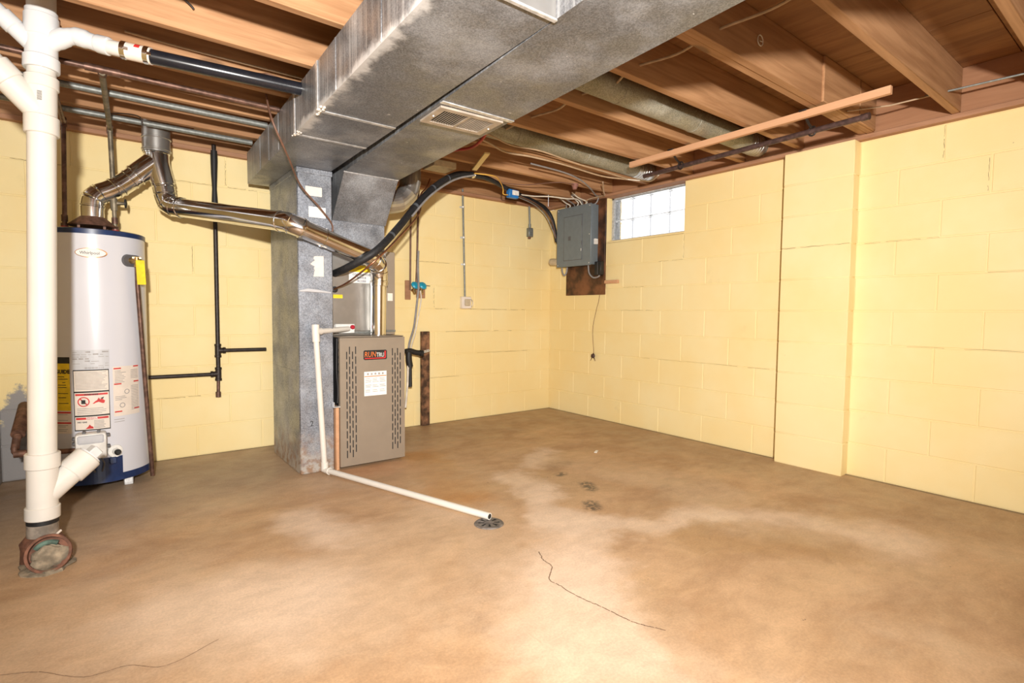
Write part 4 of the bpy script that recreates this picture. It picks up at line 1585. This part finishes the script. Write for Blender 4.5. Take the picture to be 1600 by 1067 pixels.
build('mouth_shade', g, 'hollow_shade', cd)  # black disc on the closed pipe end stands for its shaded bore

# floor drain grate with real slots
dr = thing('floor_drain', (-2.246, -2.125, 0), 'round iron floor drain grate at the end of the thin white pipe', 'drain')
g = G()
DC = Vector((-2.246, -2.125, 0.0))
g.lathe((DC.x, DC.y, 0.0005), [(0.062, 0), (0.062, 0.0008)], n=32)
build('well_shade', g, 'hollow_shade', dr)  # flat near-black disc stands for the shaded well under the grate
g = G()
NS = 48
rad = [0.0, 0.012, 0.022, 0.05, 0.066, 0.070]
zz = [0.006, 0.006, 0.006, 0.006, 0.005, 0.001]
for k in range(NS):
    a0, a1 = 2 * math.pi * k / NS, 2 * math.pi * (k + 1) / NS
    for i in range(5):
        if i == 2 and k % 6 in (1, 2):
            continue
        g.quad(*[(DC.x + r * math.cos(a), DC.y + r * math.sin(a), z) for r, a, z in ((rad[i], a0, zz[i]), (rad[i + 1], a0, zz[i + 1]), (rad[i + 1], a1, zz[i + 1]), (rad[i], a1, zz[i]))])
build('grate', g, 'drain_iron', dr, kind='flat')

# ------------------------------------------------------------------ black gas pipe on the back wall
gp = thing('gas_pipe', (-3.047, -0.04, 0.4), 'black iron gas pipe with two side branches on the back wall', 'pipe')
g = G()
g.tube([(-3.045, -0.04, 2.09), (-3.047, -0.04, 0.55)], 0.0135, 16)
build('riser', g, 'iron_black', gp)
g = G()
g.tube([(-3.047, -0.04, 0.713), (-2.742, -0.04, 0.711)], 0.0125, 16)
build('furnace_branch', g, 'iron_black', gp)
g = G()
g.tube([(-3.047, -0.04, 0.552), (-3.62, -0.04, 0.556)], 0.0125, 16)
build('heater_branch', g, 'iron_black', gp)
for z, s in ((0.713, 1), (0.553, -1)):
    g = G()
    g.tube([(-3.047, -0.04, z + 0.045), (-3.047, -0.04, z + 0.032), (-3.047, -0.04, z + 0.03), (-3.047, -0.04, z - 0.03), (-3.047, -0.04, z - 0.032), (-3.047, -0.04, z - 0.045)], [0.021, 0.021, 0.0185, 0.0185, 0.021, 0.021], 16)
    g.tube([(-3.047, -0.04, z), (-3.047 + s * 0.03, -0.04, z), (-3.047 + s * 0.032, -0.04, z), (-3.047 + s * 0.046, -0.04, z)], [0.0185, 0.0185, 0.021, 0.021], 16)
    build('tee_fitting', g, 'iron_black', gp)
g = G()
g.tube([(-3.048, -0.04, 0.51), (-3.05, -0.04, 0.425)], 0.0105, 14)
g.tube([(-3.05, -0.04, 0.43), (-3.05, -0.04, 0.395)], 0.0165, 14)
build('drip_leg', g, 'copper_dull', gp, label='rusty capped drip leg')
g = G()
g.tube([(-3.045, -0.04, 2.05), (-3.045, -0.04, 1.985), (-3.046, -0.04, 1.90), (-3.046, -0.04, 1.80), (-3.046, -0.04, 1.70), (-3.046, -0.04, 1.62)], [0.021, 0.0215, 0.019, 0.0145, 0.0195, 0.0185], 12)
build('pipe_wrap', g, 'rubber_black', gp)

# ------------------------------------------------------------------ refrigerant lines
ls = thing('refrigerant_line', (-2.0, -0.8, 1.23), 'thick black foam insulated line swooping from coil cabinet up to the joists', 'insulated line')
LP = curve([(-2.479, -0.728, 1.228), (-2.451, -0.9, 1.26), (-2.319, -1.0, 1.357), (-2.122, -0.9, 1.532), (-1.893, -0.8, 1.768), (-1.707, -0.74, 1.921), (-1.55, -0.70, 2.005), (-1.409, -0.685, 2.03)], 6)
g = G()
g.tube(LP, 0.0235, 16)
build('foam_sleeve', g, 'foam_black', ls)
for i in (16, 22, 27, 32):
    g = G()
    a, b = LP[i], LP[i].lerp(LP[i + 1], 0.35)
    g.tube([a, b], 0.0248, 16)
    build('tape_wrap', g, 'tape_grey', ls)
g = G()
g.tube(curve([(-2.488, -0.728, 1.126), (-2.433, -0.85, 1.173), (-2.344, -1.04, 1.292), (-2.146, -0.95, 1.458), (-1.938, -0.84, 1.657), (-1.803, -0.6, 1.836), (-1.62, -0.35, 1.96), (-1.559, -0.3, 2.05)], 6), 0.006, 10)
build('bare_copper_line', g, 'copper_bright', ls)
g = G()
g.tube(curve([(-2.02, -0.90, 1.62), (-1.86, -0.825, 1.775), (-1.69, -0.77, 1.90), (-1.55, -0.73, 1.975), (-1.41, -0.715, 2.02)], 6), 0.007, 8)
build('control_wire', g, 'cable_grey', ls)
g = G()
c0 = Vector((-1.409, -0.685, 2.03))
g.tube([c0 - Vector((0.012, 0.004, -0.003)), c0 + Vector((0.012, 0.004, 0.003))], 0.0275, 16)
g.box(tuple(c0 + Vector((-0.012, -0.006, 0.02))), tuple(c0 + Vector((0.012, 0.006, 0.06))))
build('pipe_strap', g, 'shiny_flue', ls)

sv = thing('service_cable', (-0.7, -0.4, 1.68), 'thick black service cable sagging from the joists into the breaker panel side', 'cable')
g = G()
g.tube(curve([(-1.39, -0.683, 2.03), (-1.19, -0.60, 2.047), (-0.827, -0.42, 2.036), (-0.408, -0.22, 2.035), (-0.20, -0.15, 2.00), (-0.125, -0.165, 1.89), (-0.09, -0.19, 1.69)], 7), 0.019, 14)
build('cable_run', g, 'foam_black', sv)
g = G()
g.tube(curve([(-0.085, -0.185, 1.72), (-0.078, -0.205, 1.68), (-0.078, -0.235, 1.685)], 4), 0.024, 14)
build('weather_elbow', g, 'rubber_black', sv)
for o_, m_ in ((0.02, 'cable_grey'), (-0.016, 'wire_brown')):
    g = G()
    g.tube(curve([(-0.70, -0.36 + o_, 2.02), (-0.42, -0.24 + o_, 2.01), (-0.225, -0.16 + o_, 1.965), (-0.15, -0.17 + o_, 1.87), (-0.11, -0.20, 1.72)], 6), 0.005, 8)
    build('ground_wire', g, m_, sv)

# ------------------------------------------------------------------ breaker panel on its board
g = G()
g.box((-0.024, -0.262, 1.160), (-0.003, -0.768, 2.03), 0.002)
build('backboard', g, 'backboard_wood', label='dark stained plywood backboard screwed to wall under the breaker panel', cat='board')
bpn = thing('breaker_panel', (-0.07, -0.46, 1.43), 'grey steel electrical breaker panel mounted beside the window', 'electrical panel')
g = G()
g.box((-0.118, -0.235, 1.437), (-0.0245, -0.685, 1.985), 0.003)
build('enclosure', g, 'panel_grey', bpn)
g = G()
g.box((-0.126, -0.230, 1.430), (-0.1185, -0.690, 1.990), 0.003)
cv = build('front_cover', g, 'panel_grey', bpn)
g = G()
g.box((-0.1295, -0.335, 1.49), (-0.1262, -0.575, 1.90), 0.0015)
gq = G()
for a, b in (((-0.1285, -0.331, 1.486), (-0.1262, -0.3345, 1.904)), ((-0.1285, -0.5755, 1.486), (-0.1262, -0.579, 1.904)), ((-0.1285, -0.331, 1.9005), (-0.1262, -0.579, 1.904)), ((-0.1285, -0.331, 1.486), (-0.1262, -0.579, 1.4895))):
    gq.box(a, b)
build('door_gap_shade', gq, 'grey_plastic', bpn, kind='stuff')  # thin darker frame put in as the shaded gap round the door
dd_ = build('panel_door', g, 'panel_grey', bpn)
g = G()
g.box((-0.1325, -0.566, 1.565), (-0.1297, -0.574, 1.59), 0.001)
build('door_latch', g, 'cleat_metal', dd_)
g = G()
g.box((-0.1305, -0.395, 1.675), (-0.1297, -0.430, 1.715))
build('maker_mark', g, 'grey_plastic', dd_)
g = G()
g.box((-0.1305, -0.571, 1.80), (-0.1297, -0.576, 1.84))
g.box((-0.1305, -0.571, 1.62), (-0.1297, -0.576, 1.66))
build('hinge', g, 'grey_plastic', dd_, kind='stuff')
g = G()
for y, z in ((-.25, 1.97), (-.67, 1.97), (-.25, 1.45), (-.67, 1.45), (-.67, 1.71)):
    g.lathe((-0.126, y, z), [(0.006, 0), (0.004, 0.003)], (-1, 0, 0), 8)
build('cover_screw', g, 'cleat_metal', bpn, kind='stuff')
g = G()
g.box((-0.085, -0.6855, 1.62), (-0.045, -0.704, 1.67), 0.002)
build('side_switch', g, 'white_plastic', bpn)

g = G()
g.tube([(-0.06, -0.075, 1.50), (-0.06, -0.08, 1.50), (-0.06, -0.215, 1.488), (-0.06, -0.232, 1.487)], [0.030, 0.036, 0.036, 0.033], 14)
g.box((-0.075, -0.19, 1.435), (-0.045, -0.232, 1.46), 0.003)
build('cable_gland', g, 'beige_plastic', label='stubby tan conduit body at the left side of the breaker panel', cat='conduit fitting')
g = G()
g.tube(curve([(-0.08, -0.259, 1.436), (-0.075, -0.262, 1.385), (-0.07, -0.285, 1.355), (-0.06, -0.305, 1.385), (-0.058, -0.312, 1.436)], 5), 0.008, 10)
build('cable_loop', g, 'cable_grey', label='grey cable loop under the left end of the breaker panel', cat='cable')
g = G()
g.tube(curve([(-0.08, -0.617, 1.436), (-0.07, -0.622, 1.36), (-0.055, -0.66, 1.318), (-0.05, -0.715, 1.322), (-0.05, -0.735, 1.336)], 5), 0.0075, 10)
build('cable_loop', g, 'cable_grey', label='grey cable looping from the breaker panel to a small black box', cat='cable')
bb = thing('surge_box', (-0.045, -0.722, 1.336), 'small black plastic box on the dark backboard below the panel', 'electrical box')
g = G()
g.box((-0.068, -0.682, 1.338), (-0.0245, -0.764, 1.462), 0.004)
build('case', g, 'rubber_black', bb)
g = G()
g.box((-0.0695, -0.722, 1.345), (-0.068, -0.726, 1.455))
build('case_edge', g, 'grey_plastic', bb)
g = G()
g.box((-0.030, -0.772, 1.288), (-0.004, -0.93, 1.258), 0.003)
g.box((-0.034, -0.84, 1.288), (-0.006, -0.90, 1.268), 0.003)
build('wood_cleat', g, 'strip_wood', label='short wooden cleat nailed to the yellow wall beside the backboard', cat='wood block')
dw = thing('dangling_wire', (-0.012, -0.64, 0.56), 'thin wire dangling below the backboard with a brown knotted end', 'wire')
g = G()
g.tube(curve([(-0.026, -0.719, 1.165), (-0.012, -0.69, 1.09), (-0.010, -0.662, 1.014), (-0.010, -0.622, 0.834), (-0.012, -0.643, 0.6)], 6), 0.0022, 6)
build('wire', g, 'wire_brown', dw)
g = G()
lump(g, (-0.020, -0.64, 0.588), 0.022, (0.6, 1, 0.9), 6, 0.4, 12)
for a in (-1, 1):
    g.tube([(-0.02, -0.64 + a * 0.008, 0.58), (-0.02, -0.64 + a * 0.03, 0.54)], [0.005, 0.002], 6)
build('knot', g, 'iron_brown', dw)

# ------------------------------------------------------------------ things on the back wall
g = G()
g.box((-1.497, -0.042, 0.0), (-1.42, -0.004, 0.818), 0.004)
build('wood_post', g, 'stud_wood', label='short weathered wooden stud standing against the back wall right of furnace', cat='post')

oc = thing('outlet_conduit', (-1.05, -0.02, 1.02), 'thin grey conduit dropping to a single outlet box on the back wall', 'outlet')
g = G()
g.tube([(-1.078, -0.019, 2.09), (-1.05, -0.019, 1.13)], 0.0085, 12)
build('conduit', g, 'galv_pipe', oc)
for z in (1.93, 1.66, 1.42):
    g = G()
    x = -1.05 - 0.028 * (z - 1.13) / 0.96
    g.tube([(x, -0.02, z - 0.007), (x, -0.02, z + 0.007)], 0.012, 10)
    g.box((x - 0.026, -0.006, z - 0.008), (x, -0.003, z + 0.008))
    build('conduit_strap', g, 'cleat_metal', oc)
g = G()
g.box((-1.096, -0.048, 1.02), (-0.996, -0.004, 1.128), 0.005)
bx_ = build('outlet_box', g, 'paper_cream', oc)
g = G()
g.box((-1.074, -0.068, 1.045), (-1.018, -0.048, 1.105), 0.006)
build('socket', g, 'beige_plastic', bx_)
g = G()
n = 16
g.tube([(-1.02 + 0.03 * math.cos(t), -0.062, 1.07 + 0.035 * math.sin(t)) for t in [math.radians(-70 + 180 * k / n) for k in range(n + 1)]], 0.003, 8)
build('cover_ring', g, 'cleat_metal', bx_)

cs = thing('conduit_stub', (-0.305, -0.03, 1.73), 'short grey conduit stub with switch box near the back right corner', 'conduit')
g = G()
g.tube([(-0.314, -0.028, 2.05), (-0.303, -0.028, 1.84)], 0.0095, 12)
g.tube([(-0.305, -0.028, 1.86), (-0.303, -0.028, 1.815)], 0.0135, 12)
build('conduit', g, 'galv_pipe', cs)
g = G()
g.box((-0.33, -0.05, 1.735), (-0.272, -0.004, 1.822), 0.006)
build('box', g, 'galv_pipe', cs)
g = G()
g.box((-0.318, -0.04, 1.715), (-0.296, -0.015, 1.737), 0.003)
build('cut_end', g, 'rust_brown', cs)

mf = thing('valve_manifold', (-1.55, -0.04, 1.1), 'two teal handled hose valves on wooden blocks beside the thin wall pipes', 'valve')
g = G()
g.box((-1.64, -0.022, 1.09), (-1.592, -0.004, 1.252), 0.003)
build('mounting_block', g, 'plate_wood', mf)
g = G()
g.box((-1.535, -0.022, 1.105), (-1.455, -0.004, 1.19), 0.003)
build('mounting_block', g, 'plate_wood', mf)
for x in (-1.575, -1.505):
    g = G()
    g.tube([(x, -0.022, 1.17), (x, -0.05, 1.165), (x, -0.062, 1.14)], [0.014, 0.016, 0.011], 12)
    g.tube([(x, -0.04, 1.165), (x, -0.055, 1.20)], 0.011, 12)
    vb = build('valve_body', g, 'brass', mf)
    g = G()
    g.lathe((x, -0.058, 1.203), [(0.012, 0), (0.036, 0.006), (0.038, 0.014), (0.030, 0.024), (0.008, 0.028)], (0.15, -0.8, 0.6), 9)
    build('valve_handle', g, 'teal_plastic', vb)
g = G()
g.tube([(-1.47, -0.03, 1.215), (-1.40, -0.006, 1.212)], 0.003, 6)
build('nail', g, 'iron_black', mf)

g = G()
g.tube([(-1.598, -0.04, 2.06), (-1.607, -0.04, 1.17)], 0.008, 10)
build('thin_wall_pipe', g, 'wire_brown', label='thin brown pipe on the back wall, left of the two above the teal valves', cat='pipe')
g = G()
g.tube([(-1.531, -0.05, 2.06), (-1.548, -0.05, 1.40), (-1.556, -0.05, 1.21)], 0.0085, 10)
build('thin_wall_pipe', g, 'copper_dull', label='thin copper pipe on the back wall, right of the two above the teal valves', cat='pipe')
g = G()
g.tube(curve([(-1.545, -0.07, 1.50), (-1.552, -0.075, 1.40), (-1.562, -0.10, 1.25), (-1.565, -0.11, 1.186), (-1.576, -0.10, 1.05), (-1.612, -0.12, 0.865), (-1.673, -0.16, 0.736), (-1.71, -0.2, 0.62)], 6), 0.009, 10)
build('drain_tube', g, 'cable_grey', label='grey flexible tube curving down from the teal valves to black trap', cat='tube')
g = G()
g.tube(curve([(-1.525, -0.065, 1.165), (-1.53, -0.09, 1.10), (-1.556, -0.10, 0.98), (-1.60, -0.12, 0.82), (-1.646, -0.14, 0.707), (-1.687, -0.2, 0.64)], 6), 0.006, 10)
build('drain_tube', g, 'cable_white', label='thin pale tube curving beside the grey one to black trap', cat='tube')
bt = thing('black_trap', (-1.68, -0.2, 0.2), 'black plastic trap fitting hanging between the furnace and the wooden stud', 'fitting')
g = G()
g.tube(curve([(-1.73, -0.2, 0.665), (-1.69, -0.2, 0.67), (-1.64, -0.2, 0.655), (-1.60, -0.2, 0.648)], 4), 0.022, 12)
g.tube(curve([(-1.70, -0.2, 0.66), (-1.70, -0.2, 0.60), (-1.69, -0.2, 0.54)], 4), 0.026, 12)
g.tube([(-1.60, -0.2, 0.648), (-1.575, -0.2, 0.645)], 0.027, 12)
build('body', g, 'rubber_black', bt)
g = G()
g.tube([(-1.69, -0.2, 0.545), (-1.688, -0.2, 0.375)], 0.016, 12)
build('tail', g, 'rubber_black', bt)
g = G()
g.tube([(-1.71, -0.205, 0.55), (-1.717, -0.21, 0.40), (-1.735, -0.21, 0.21)], 0.009, 10)
build('tail_tube', g, 'cable_white', bt)
g = G()
for k in range(9):
    x = -1.575 + k * 0.018
    y = -0.20 + (0.155 * k / 8)
    g.tube([(x, y, 0.655 + (0.006 if k % 2 else -0.006)), (x + 0.02, y + 0.02, 0.652 + (0.006 if k % 2 else -0.006))], 0.005, 6)
build('hanger_chain', g, 'cleat_metal', bt, kind='stuff')

# ------------------------------------------------------------------ under the joists, right side
ws2 = thing('hanging_wood_strip', (-0.715, -2.4, 2.03), 'thin reddish wooden strip hung below the joists along the right wall', 'wood strip')
g = G()
a, b = Vector((-0.69, -1.611, 2.03)), Vector((-0.74, -3.187, 2.03))
g.prism([a + Vector((-.012, 0, -.018)), a + Vector((.012, 0, -.018)), a + Vector((.012, 0, .018)), a + Vector((-.012, 0, .018))], b - a)
build('strip', g, 'strip_wood', ws2)
for t in (0.22, 0.75):
    c = a.lerp(b, t)
    g = G()
    g.tube([c + Vector((0.0, 0, 0.03)), c + Vector((0.02, 0, 0.0)), c + Vector((0.06, 0, -0.03)), c + Vector((0.105, 0, -0.05))], 0.007, 8)
    g.tube([c + Vector((0.105, 0.02 * math.cos(q), -0.06 + 0.024 * math.sin(q))) for q in [2 * math.pi * k / 12 for k in range(13)]], 0.005, 8)
    g.box(tuple(c + Vector((-0.016, -0.02, 0.016))), tuple(c + Vector((0.018, 0.02, 0.026))), 0.002)
    build('wire_hanger', g, 'iron_black', ws2)
g = G()
g.tube([(-0.56, -1.628, 1.97), (-0.636, -3.064, 1.97)], 0.015, 14)
g.tube([(-0.634, -3.03, 1.97), (-0.636, -3.066, 1.97)], 0.018, 14)
build('hanging_pipe', g, 'iron_brown', label='rusty brown pipe hung in wire loops beside the thin wooden strip', cat='pipe')
g = G()
g.tube([(-0.29, -3.19, 2.11), (-0.235, -3.62, 2.112)], 0.005, 10)
build('hanging_rod', g, 'galv_pipe', label='thin grey metal rod between two joists at the far right', cat='rod')
g = G()
g.tube([(-0.47, -2.90, 2.078), (-0.35, -3.06, 2.09), (-0.285, -3.21, 2.108)], 0.004, 8)
build('hanging_rod', g, 'cable_tan', label='short thin rod between joists right of the wooden strip end', cat='rod')
for (p, q, lb) in (((-2.15, -1.395, 2.135), (-0.10, -1.31, 2.135), 'round galvanized branch duct in the joist bay nearest the window'), ((-2.15, -2.235, 2.135), (-0.06, -2.205, 2.135), 'round galvanized branch duct crossing above the hanging wooden strip')):
    o = thing('round_branch_duct', ((p[0] + q[0]) / 2, (p[1] + q[1]) / 2, 2.065), lb, 'duct', 'round branch ducts between the right joists')
    g = G()
    ringed(g, [p, q], 0.066, (0.3, 0.62), 28, 0.002)
    build('pipe', g, 'galv_tube', o)
    g = G()
    qq, pp = Vector(q), Vector(p)
    ringed(g, [qq.lerp(pp, 0.10), qq.lerp(pp, 0.01)], 0.068, (0.2, 0.35, 0.5, 0.65, 0.8), 28, 0.003)
    build('crimped_end', g, 'galv_coil', o)

def cable(pts, r, m, label, name='electrical_cable', cat='cable', group='loose cables under the joists'):
    g = G()
    g.tube(curve(pts, 6), r, 8)
    return build(name, g, m, label=label, cat=cat, group=group)
cable([(-2.1, -1.40, 2.05), (-1.776, -1.365, 2.045), (-1.537, -1.275, 2.04), (-1.343, -1.30, 2.04), (-1.029, -1.285, 2.045), (-0.583, -1.239, 2.045), (-0.364, -1.292, 2.045)], 0.006, 'cable_tan', 'tan cable sagging along the joist, lower of the pair by the window duct')
cable([(-2.1, -1.50, 2.05), (-1.814, -1.472, 2.045), (-1.585, -1.41, 2.04), (-1.358, -1.424, 2.045), (-0.982, -1.366, 2.045), (-0.615, -1.333, 2.045), (-0.321, -1.301, 2.045)], 0.005, 'cable_tan', 'tan cable sagging along the joist, upper of the pair by the window duct')
cable([(-0.364, -1.292, 2.045), (-0.33, -1.36, 2.03), (-0.30, -1.42, 2.02), (-0.253, -1.45, 2.02), (-0.25, -1.52, 2.05)], 0.005, 'cable_white', 'short white cable looping below the joists left of the window head')
cable([(-0.82, -0.44, 2.01), (-0.70, -0.37, 2.035), (-0.533, -0.36, 2.045), (-0.39, -0.427, 2.05), (-0.25, -0.49, 2.04), (-0.12, -0.506, 2.048), (-0.08, -0.537, 1.985)], 0.006, 'cable_white', 'white cable running from the blue box into the breaker panel top')
cable([(-1.2, -1.13, 2.055), (-0.862, -1.105, 2.055), (-0.633, -1.045, 2.05), (-0.399, -0.93, 2.04), (-0.13, -0.74, 2.05), (-0.06, -0.712, 2.045), (-0.07, -0.69, 1.99), (-0.08, -0.60, 1.985)], 0.006, 'cable_grey', 'grey cable dropping from the joists into the right of the breaker panel top')
cable([(-1.148, -0.541, 2.05), (-0.861, -0.62, 2.05), (-0.709, -0.88, 2.045), (-0.52, -0.905, 2.045)], 0.004, 'wire_brown', 'thin brown wire stapled across joist bottoms toward the pink junction box')
cable([(-0.42, -1.10, 2.05), (-0.25, -0.95, 2.03), (-0.12, -0.84, 2.03), (-0.085, -0.74, 2.04), (-0.09, -0.60, 2.03), (-0.08, -0.57, 1.985)], 0.0055, 'cable_tan', 'tan cable looping between the window head and the breaker panel top')
for k in range(6):
    y = -0.30 - k * 0.055
    h = random.uniform(0.02, 0.05)
    cable([(-0.075 - 0.02 * (k % 2), y, 1.985), (-0.08, y - 0.01, 2.005 + h * 0.4), (-0.10 - 0.04 * (k % 3), y - 0.03 + 0.03 * (k % 2), 2.03 + h * 0.4), (-0.18 - 0.05 * (k % 3), y - 0.02, 2.075)], 0.0058, ('cable_grey', 'cable_white')[k % 2],
          ('first', 'second', 'third', 'fourth', 'fifth', 'sixth')[k] + ' short cable from the left entering the breaker panel top')
cable([(-1.44, -0.66, 2.045), (-1.36, -0.74, 2.032), (-1.24, -0.75, 2.03), (-1.06, -0.58, 2.035), (-0.985, -0.505, 2.015), (-0.978, -0.50, 1.978), (-0.90, -0.475, 1.985)], 0.0045, 'wire_yellow', 'yellow wire looping from the pipe strap to the blue box', 'yellow_wire', 'wire', None)
cable([(-1.80, -1.06, 2.05), (-1.77, -1.222, 2.035), (-1.80, -1.38, 2.035), (-1.83, -1.50, 2.06)], 0.009, 'wire_red', 'dark red cable beside the supply duct under the joists', 'red_cable', 'cable', None)
cable([(-1.633, -1.196, 2.12), (-1.657, -1.64, 2.12), (-1.60, -1.85, 2.13), (-1.663, -2.05, 2.12), (-1.60, -2.26, 2.13), (-1.684, -2.45, 2.12), (-1.62, -2.65, 2.13), (-1.679, -2.87, 2.12), (-1.62, -3.06, 2.14), (-1.68, -3.26, 2.12), (-1.62, -3.46, 2.13)], 0.006, 'cable_tan', 'tan cable threaded through holes across all the right hand joists')
cable([(-2.978, -1.20, 2.07), (-2.985, -1.28, 1.98), (-2.979, -1.35, 1.88), (-2.89, -1.25, 1.768), (-2.759, -1.0, 1.689), (-2.631, -0.93, 1.591), (-2.548, -0.885, 1.513), (-2.541, -0.87, 1.455)], 0.005, 'wire_brown', 'brown thermostat wire hanging across the return trunk and drop', 'thermostat_wire', 'wire', None)
cable([(-3.35, -1.30, 2.10), (-3.16, -1.40, 2.07), (-3.06, -1.46, 2.06), (-3.04, -1.50, 2.05), (-2.97, -1.50, 2.045), (-2.93, -1.47, 2.06)], 0.004, 'wire_brown', 'kinked brown wire above the black waste pipe', 'thermostat_wire', 'wire', None)
cable([(-3.55, -1.285, 2.16), (-3.40, -1.30, 2.15), (-3.10, -1.33, 2.14), (-2.75, -1.34, 2.14)], 0.005, 'cable_tan', 'tan cable along the joist behind the black waste pipe')
cable([(-3.60, -0.45, 2.05), (-3.52, -0.52, 2.045), (-3.47, -0.55, 2.03), (-3.462, -0.545, 1.99)], 0.0028, 'iron_black', 'thin black hooked wire hanging beside the cold water riser', 'hooked_wire', 'wire', None)
cable([(-3.42, -1.69, 2.20), (-3.36, -1.70, 2.155), (-3.345, -1.70, 2.14)], 0.004, 'iron_black', 'short bent dark wire on the bright joist at the top', 'hooked_wire', 'wire', None)
g = G()
n = 14
g.tube([(-1.38 + 0.0, -2.894, 2.165)] + [(-1.38 + 0.022 * math.cos(2 * math.pi * k / n), -2.897, 2.165 + 0.022 * math.sin(2 * math.pi * k / n)) for k in range(n + 1)], 0.0025, 6)
build('wire_ring', g, 'cable_white', label='small pale wire ring tacked to the doubled joist', cat='wire')

g = G()
g.box((-1.80, -0.64, 2.012), (-1.62, -0.80, 2.058), 0.003)
build('junction_cover', g, 'beige_plastic', label='flat beige square junction box under the joists beside the supply duct', cat='electrical box')
bl = thing('junction_box', (-0.86, -0.47, 1.955), 'blue plastic junction box hanging below the joists by the service cable', 'electrical box')
g = G()
g.box((-0.915, -0.50, 1.962), (-0.815, -0.455, 2.032), 0.004)
build('box', g, 'blue_plastic', bl)
g = G()
g.box((-0.885, -0.505, 1.985), (-0.815, -0.4995, 2.025), 0.002)
build('cover_plate', g, 'white_plastic', bl)
g = G()
g.lathe((-0.53, -0.89, 2.058), [(0.03, 0), (0.03, -0.012), (0.02, -0.03), (0.017, -0.045)], n=14)
build('junction_fitting', g, 'dusty_rose', label='small reddish junction fitting on the joist near the breaker panel', cat='electrical box')  # reddish junction fitting, not part of a lamp
g = G()
a, b = Vector((-1.44, -0.76, 2.042)), Vector((-1.60, -1.16, 2.042))
d = (b - a).normalized()
nrm = Vector((-d.y, d.x, 0)) * 0.018
g.prism([a - nrm, a + nrm, b + nrm, b - nrm], (0, 0, 0.010))
build('painted_wood_strip', g, 'yellow_paint', label='short yellow painted slat under the joists near the pipe strap', cat='wood strip')
g = G()
g.add([(-0.92, -1.53, 0.001), (-0.87, -1.50, 0.001), (-0.862, -1.515, 0.001), (-0.91, -1.547, 0.001), (-0.92, -1.53, 0.004), (-0.87, -1.50, 0.004), (-0.862, -1.515, 0.004), (-0.91, -1.547, 0.004)],
      [(3, 2, 1, 0), (4, 5, 6, 7), (0, 1, 5, 4), (1, 2, 6, 5), (2, 3, 7, 6), (3, 0, 4, 7)])
build('paper_scrap', g, 'paper_white', label='tiny white scrap lying on the floor near the right wall', cat='scrap')
